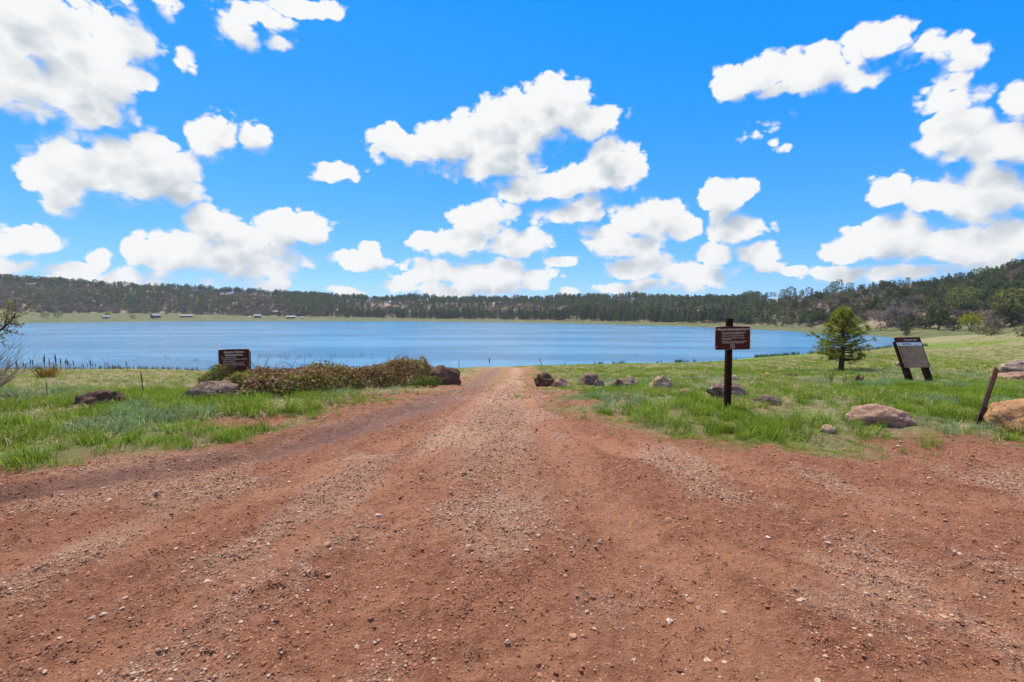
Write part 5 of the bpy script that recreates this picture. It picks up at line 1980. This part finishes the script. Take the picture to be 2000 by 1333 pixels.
def build_grass():
    def mk_(seed, *a, mat=M_GRASS):
        return tuft(seed, *a).build("tuft", mat, mesh_only=True)
    K = [mk_(400 + i, 34, .27, .11, .0085, G_GREEN, .55) for i in range(3)]          # 0-2 tall green
    K += [mk_(410 + i, 34, .13, .13, .0085, G_GREEN + G_YEL, .8) for i in range(3)]    # 3-5 short
    K += [mk_(420 + i, 34, .24, .12, .0085, G_BLUE, .7) for i in range(2)]               # 6-7 blue green
    K += [mk_(430 + i, 32, .20, .15, .0075, G_DRY, 1.1) for i in range(3)]               # 8-10 dry
    K += [mk_(440 + i, 34, .18, .15, .008, G_MIX, .9) for i in range(3)]               # 11-13 mixed
    K += [mk_(450 + i, 40, .26, .40, .022, G_GREEN, .7) for i in range(2)]               # 14-15 far green
    K += [mk_(460 + i, 40, .20, .42, .022, G_DRY, 1.1) for i in range(2)]               # 16-17 far dry
    K += [mk_(470 + i, 40, .24, .40, .022, G_YEL, .7) for i in range(2)]               # 18-19 far yellow green
    K += [mk_(480 + i, 40, .20, .42, .022, G_MIX, .9) for i in range(2)]               # 20-21 far mixed
    P, S, I = [], [], []
    for y0, y1, dens in ((5.0, 9, 125), (9, 14, 90), (14, 22, 40), (22, 40, 10), (40, 80, 3.2), (80, 135, 1.2)):
        n = int(dens * 2.5 * (y1 * y1 - y0 * y0) / 2)
        y = np.sqrt(rng.uniform(y0 * y0, y1 * y1, n)); x = rng.uniform(-1.25, 1.25, n) * y
        mk = masks(x, y)
        z = base_height(x, y) + relief(x, y, mk)
        u = rng.uniform(size=n)
        edge = np.clip(-mk['s'] / np.clip(.10 * y, .5, 1.6), 0, 1)               # 0 at the dirt, 1 well inside the grass
        pk = np.clip((1 - mk['dirt']) * (.38 + .62 * edge), 0, 1) * (1 - .7 * sstep(fbm(x * .9 + 5, y * .9, oct=3, seed=97), .52, .62) * sstep(y, 30, 12))
        patch = fbm(x * 1.4, y * 1.4, oct=3, seed=91)
        pk = np.where((mk['dirt'] > .5) & (mk['s'] < np.clip(.05 * y, .35, 1)), np.maximum(pk, .22 * (patch > .57)), pk)
        pk *= (mk['hill'] < .5) & (mk['beach'] < .5) & (z > ZL + .02) & (mk['strip'] < .55)
        keep = u < pk
        x, y, z, edge, patch = x[keep], y[keep], z[keep], edge[keep], patch[keep]
        dry, wet = mk['dry'][keep], mk['wet'][keep]
        n = len(x)
        r1 = rng.uniform(size=n)
        tall = sstep(patch + (edge - .5) * .25, .45, .66)
        k = np.empty(n, int)
        if y0 < 22:
            bl = fbm(x * .55 + 9, y * .55, oct=2, seed=95) > .60
            gk = np.where(r1 < tall * .85, rng.integers(0, 3, n), rng.integers(3, 6, n))
            gk = np.where(bl & (r1 < .75), rng.integers(6, 8, n), gk)
            k = np.where(rng.uniform(size=n) < dry * .85, np.where(rng.uniform(size=n) < .55, rng.integers(8, 11, n), rng.integers(11, 14, n)), gk)
        else:
            k = np.where(rng.uniform(size=n) < dry * .85, np.where(r1 < .55, rng.integers(16, 18, n), rng.integers(20, 22, n)), rng.integers(14, 16, n))
            k = np.where(rng.uniform(size=n) < wet, rng.integers(18, 20, n), k)
        sc = rng.uniform(.5, 1.2, n) * (.36 + .40 * edge * (.25 + tall * .9))
        sc *= np.where(x < 0, np.where(y < 12, 1.15, .8), 1.0) * sstep(y, 200, 8) ** .0
        P.append(np.stack([x, y, z], -1)); I.append(k)
        S.append(np.stack([sc * 1.05, sc * 1.05, sc * np.where(y < 22, .92, .62)], -1))
    P = np.vstack(P); n = len(P)
    rot = np.zeros((n, 3)); rot[:, 2] = rng.uniform(0, 6.28, n); rot[:, 0] = rng.normal(size=n) * .12; rot[:, 1] = .10 + rng.normal(size=n) * .12
    o = scatter("grass", P, rot, np.vstack(S), np.concatenate(I), K)
    tag(o, "green and straw-coloured meadow grass on both sides of the track", None, None, "stuff")
    print("grass tufts", n)


build_grass()


def build_reeds():
    K = [tuft(500 + i, 26, 1.0, .45, .035, [(.06, .085, .035), (.09, .11, .045), (.14, .13, .06)], .22, .2).build("reed", M_GRASS, mesh_only=True) for i in range(3)]
    K += [tuft(510 + i, 10, .8, .9, .03, [(.11, .16, .07), (.15, .18, .09)], .3, .3).build("reed", M_GRASS, mesh_only=True) for i in range(2)]
    P, S, I = [], [], []
    u = rng.uniform(.05, .86, 1300)
    D, Z = knots(u)
    cl = fbm(u * 40, u * 0 + 2, oct=3, seed=101)
    keep = rng.uniform(size=len(u)) < sstep(cl + (u - .3) * .5, .38, .72) * .7
    u = u[keep]; d = D[keep, 4] + rng.uniform(-1.2, 2.2, len(u)) + sstep(u, .4, .7) * rng.uniform(-.5, 3, len(u))
    hh = rng.uniform(.35, 1.0, len(u)) * (1 + sstep(u, .25, .5) * .35)
    z = np.maximum(height(u * d, d), ZL - .15)
    P.append(np.stack([u * d, d, z], -1)); S.append(np.stack([hh * .55, hh * .55, hh * .8], -1)); I.append(rng.integers(0, 3, len(u)))
    # near left shore edge
    u = rng.uniform(-1.08, -.14, 420); D, Z = knots(u); d = D[:, 4] + rng.uniform(-1, 1.5, len(u))
    hh = rng.uniform(.2, .8, len(u)); z = np.maximum(height(u * d, d), ZL - .15)
    P.append(np.stack([u * d, d, z], -1)); S.append(np.stack([hh * .6, hh * .6, hh], -1)); I.append(rng.integers(0, 3, len(u)))
    # sparse stems standing out in the water
    for px0, px1, py0, py1, n in ((140, 330, 694, 706, 46), (320, 430, 696, 706, 26), (505, 615, 690, 703, 90), (640, 730, 691, 700, 60), (1230, 1262, 691, 696, 12), (60, 180, 700, 712, 22), (470, 560, 705, 714, 16)):
        for _ in range(n):
            px, py = rng.uniform(px0, px1), rng.uniform(py0, py1)
            q = pix_dir(px, py); t = (ZL - CAMZ) / q.z
            h = rng.uniform(.3, .75)
            P.append(np.array([[q.x * t, q.y * t, ZL - .05]])); S.append(np.array([[h, h, h]])); I.append(np.array([3 + rng.integers(2)]))
    P = np.vstack(P); n = len(P)
    rot = np.zeros((n, 3)); rot[:, 2] = rng.uniform(0, 6.28, n)
    o = scatter("reeds", P, rot, np.vstack(S), np.concatenate(I), K)
    tag(o, "dark reeds along the waterline and thin stems standing in the shallows", None, None, "stuff")


build_reeds()


# ------------------------------------------------------------------ dark outcrops on the right slope and far wall
def outcrop(px, py, w_px, h_px, label, seed, n=14, dist=None, slope=-.35):
    p, s = at(px, py)
    r = random.Random(seed)
    t = empty("rock_outcrop", p, 0)
    tag(t, label, "rocks")
    ms = [rock_mesh("rock", 1, .8, .8, seed * 10 + k, .2, 8, 3) for k in range(3)]
    for i in range(n):
        q = (i + r.uniform(-.4, .4)) / n - .5
        o = obj("rock", ms[i % 3], RM['cliff'] if r.random() < .75 else RM['grey'], t)
        k = r.uniform(.10, .22) * w_px * s * .55
        x = q * w_px * s
        y = r.uniform(-1.5, 1.5)
        o.scale = (k * r.uniform(.8, 1.4), k, k * r.uniform(.6, 1.1))
        o.location = (x, y, hz(p.x + x, p.y + y) - p.z + k * r.uniform(.15, .6) + h_px * s * .2 * r.random())
        o.rotation_euler = (0, 0, r.uniform(0, 6))


outcrop(1842, 576, 70, 16, "long dark rocky outcrop across the middle of the right slope", 1, 20)
outcrop(1895, 572, 36, 12, "short dark rocky outcrop right of the long one", 2, 9)
outcrop(1784, 577, 22, 8, "small dark rocky outcrop left of the long one", 3, 6)
outcrop(1706, 570, 34, 10, "pale-edged rocky outcrop near the skyline above the young pine", 4, 9)
outcrop(793, 591, 34, 9, "dark cliff face on the far wall below a dip in the skyline", 5, 10)
outcrop(990, 594, 46, 6, "grey rocky ledge on the far wall above the track's end", 6, 10)


# ------------------------------------------------------------------ houses across the lake
M_ROOFW = simple_mat("pale_metal_roof", (.20, .20, .19), (.30, .30, .28), 3, .5, .4)
M_ROOFD = simple_mat("dull_metal_roof", (.12, .12, .115), (.22, .22, .21), 1.2, .6, .2)
M_ROOFB = simple_mat("blue_grey_roof", (.07, .11, .14), (.11, .16, .19), 3, .6, .3)
M_ROOFT = simple_mat("tan_roof", (.42, .33, .27), (.52, .42, .36), 3, .7, .2)
M_WALLD = simple_mat("dark_timber_wall", (.035, .033, .033), (.06, .055, .05), 3, .8, .2)
M_WALLG = simple_mat("grey_timber_wall", (.22, .22, .23), (.30, .30, .31), 3, .8, .2)
M_WALLW = simple_mat("white_wall", (.50, .50, .47), (.60, .60, .57), 3, .7, .2)
M_GLASS = simple_mat("dark_window_glass", (.02, .03, .04), (.03, .04, .05), 3, .12, .6)


def house(px, pb, w_px, h_px, wall, roof, label, rz=0.0, pitch=.42, cat="house", name="house"):
    p, s = at(px, pb)
    t = empty(name, (p.x, p.y, p.z - .1), math.atan2(-p.x, p.y) + rz)
    tag(t, label, cat)
    w, h = w_px * s, h_px * s
    d = w * .6
    wh = h * (1 - pitch)
    mb = MB(); mb.box((0, 0, wh / 2 - .3), (w, d, wh + .6)); wl = mb.build("wall", wall, t)
    rh = h * pitch
    mb = MB()
    e = w * .06
    v = [(-w / 2 - e, -d / 2 - e, wh), (w / 2 + e, -d / 2 - e, wh), (w / 2 + e, d / 2 + e, wh), (-w / 2 - e, d / 2 + e, wh), (-w / 2 - e, 0, wh + rh), (w / 2 + e, 0, wh + rh)]
    v2 = [(x, y, z + .18) for x, y, z in v]
    mb.add(v + v2, q=[[6, 7, 11, 10], [8, 9, 10, 11], [0, 4, 5, 1], [2, 5, 4, 3], [0, 1, 7, 6], [2, 3, 9, 8]], t=[[0, 10, 4], [0, 6, 10], [3, 4, 10], [3, 10, 9], [1, 5, 11], [1, 11, 7], [2, 11, 5], [2, 8, 11]])
    rf = mb.build("roof", roof, t)
    mb = MB()
    mb.add([(-w / 2, -d / 2, wh - .01), (-w / 2, d / 2, wh - .01), (-w / 2, 0, wh + rh * .97), (w / 2, -d / 2, wh - .01), (w / 2, d / 2, wh - .01), (w / 2, 0, wh + rh * .97)], t=[[0, 2, 1], [3, 4, 5]])
    mb.build("gable", wall, t)
    for sx in (-.30, 0.0, .30):
        if sx == 0.0:
            mb = MB(); mb.box((sx * w, -d / 2 - .02, wh * .38), (w * .11, .06, wh * .76)); mb.build("door", M_WALLD if wall is not M_WALLD else M_WALLG, t)
        else:
            mb = MB(); mb.box((sx * w, -d / 2 - .02, wh * .55), (w * .2, .06, wh * .4)); wi = mb.build("window", M_GLASS, t)
            mb = MB(); mb.box((sx * w, -d / 2 - .05, wh * .33), (w * .23, .08, wh * .05)); mb.build("sill", M_WALLW, wi)
    return t


house(207, 622.5, 10, 6, M_WALLG, M_ROOFB, "small grey shed on the green shore across the lake, at left", .3, .4, "shed", "shed")
house(304, 621.5, 14, 8, M_WALLD, M_ROOFB, "dark house with blue-grey roof on the far left shore", .5)
house(364, 619.5, 20, 4.5, M_WALLD, M_ROOFD, "long low house with pale roof on the far shore right of the dark house", 0, .5)
house(503, 621, 12, 6.5, M_WALLD, M_ROOFB, "small dark two-tone house on the far shore left of the pale-roofed cabin", 0, .45)
house(568, 622, 15, 5, M_WALLD, M_ROOFD, "dark cabin with pale roof on the far shore below the pines", 0, .5)
house(590, 622.5, 4, 3.5, M_WALLW, M_ROOFW, "tiny white shed right of the pale-roofed cabin", 0, .3, "shed", "shed")
house(488, 621, 3.5, 2.8, M_WALLW, M_ROOFW, "tiny white hut left of the small two-tone house", 0, .3, "shed", "shed")
house(537, 612, 9, 7, M_WALLW, M_ROOFW, "white house among trees uphill from the pale-roofed cabin", .3, .35)
house(62, 559, 15, 5, M_WALLW, M_ROOFT, "pale roofed house high on the left hill, right one of two", .2, .5)
house(13, 549, 14, 5, M_WALLW, M_ROOFW, "pale house high on the left hill, at the photograph's edge", .2, .5)
house(290, 575, 10, 6, M_WALLG, M_ROOFB, "grey-blue house on the left hill above the dark house", .2, .45)
house(258, 577, 8, 3.5, M_WALLW, M_ROOFT, "pale tan house on the left hill beside the grey-blue one", .2, .45)
house(422, 563, 16, 4, M_WALLG, M_ROOFW, "long grey house near the skyline of the left hill", .1, .45)


# ------------------------------------------------------------------ thin mountain air
def build_haze():
    m, T, out = material("thin_air")
    v = T.new('ShaderNodeVolumePrincipled')
    v.inputs['Color'].default_value = (.78, .86, .95, 1)
    v.inputs['Density'].default_value = .00013
    v.inputs['Anisotropy'].default_value = .2
    T.l.new(v.outputs[0], out.inputs['Volume'])
    mb = MB()
    mb.box((0, 560, 32), (9000, 1800, 86))
    o = mb.build("haze", m)
    tag(o, "thin bluish air between the near meadow and the far rim", None, None, "stuff")


build_haze()
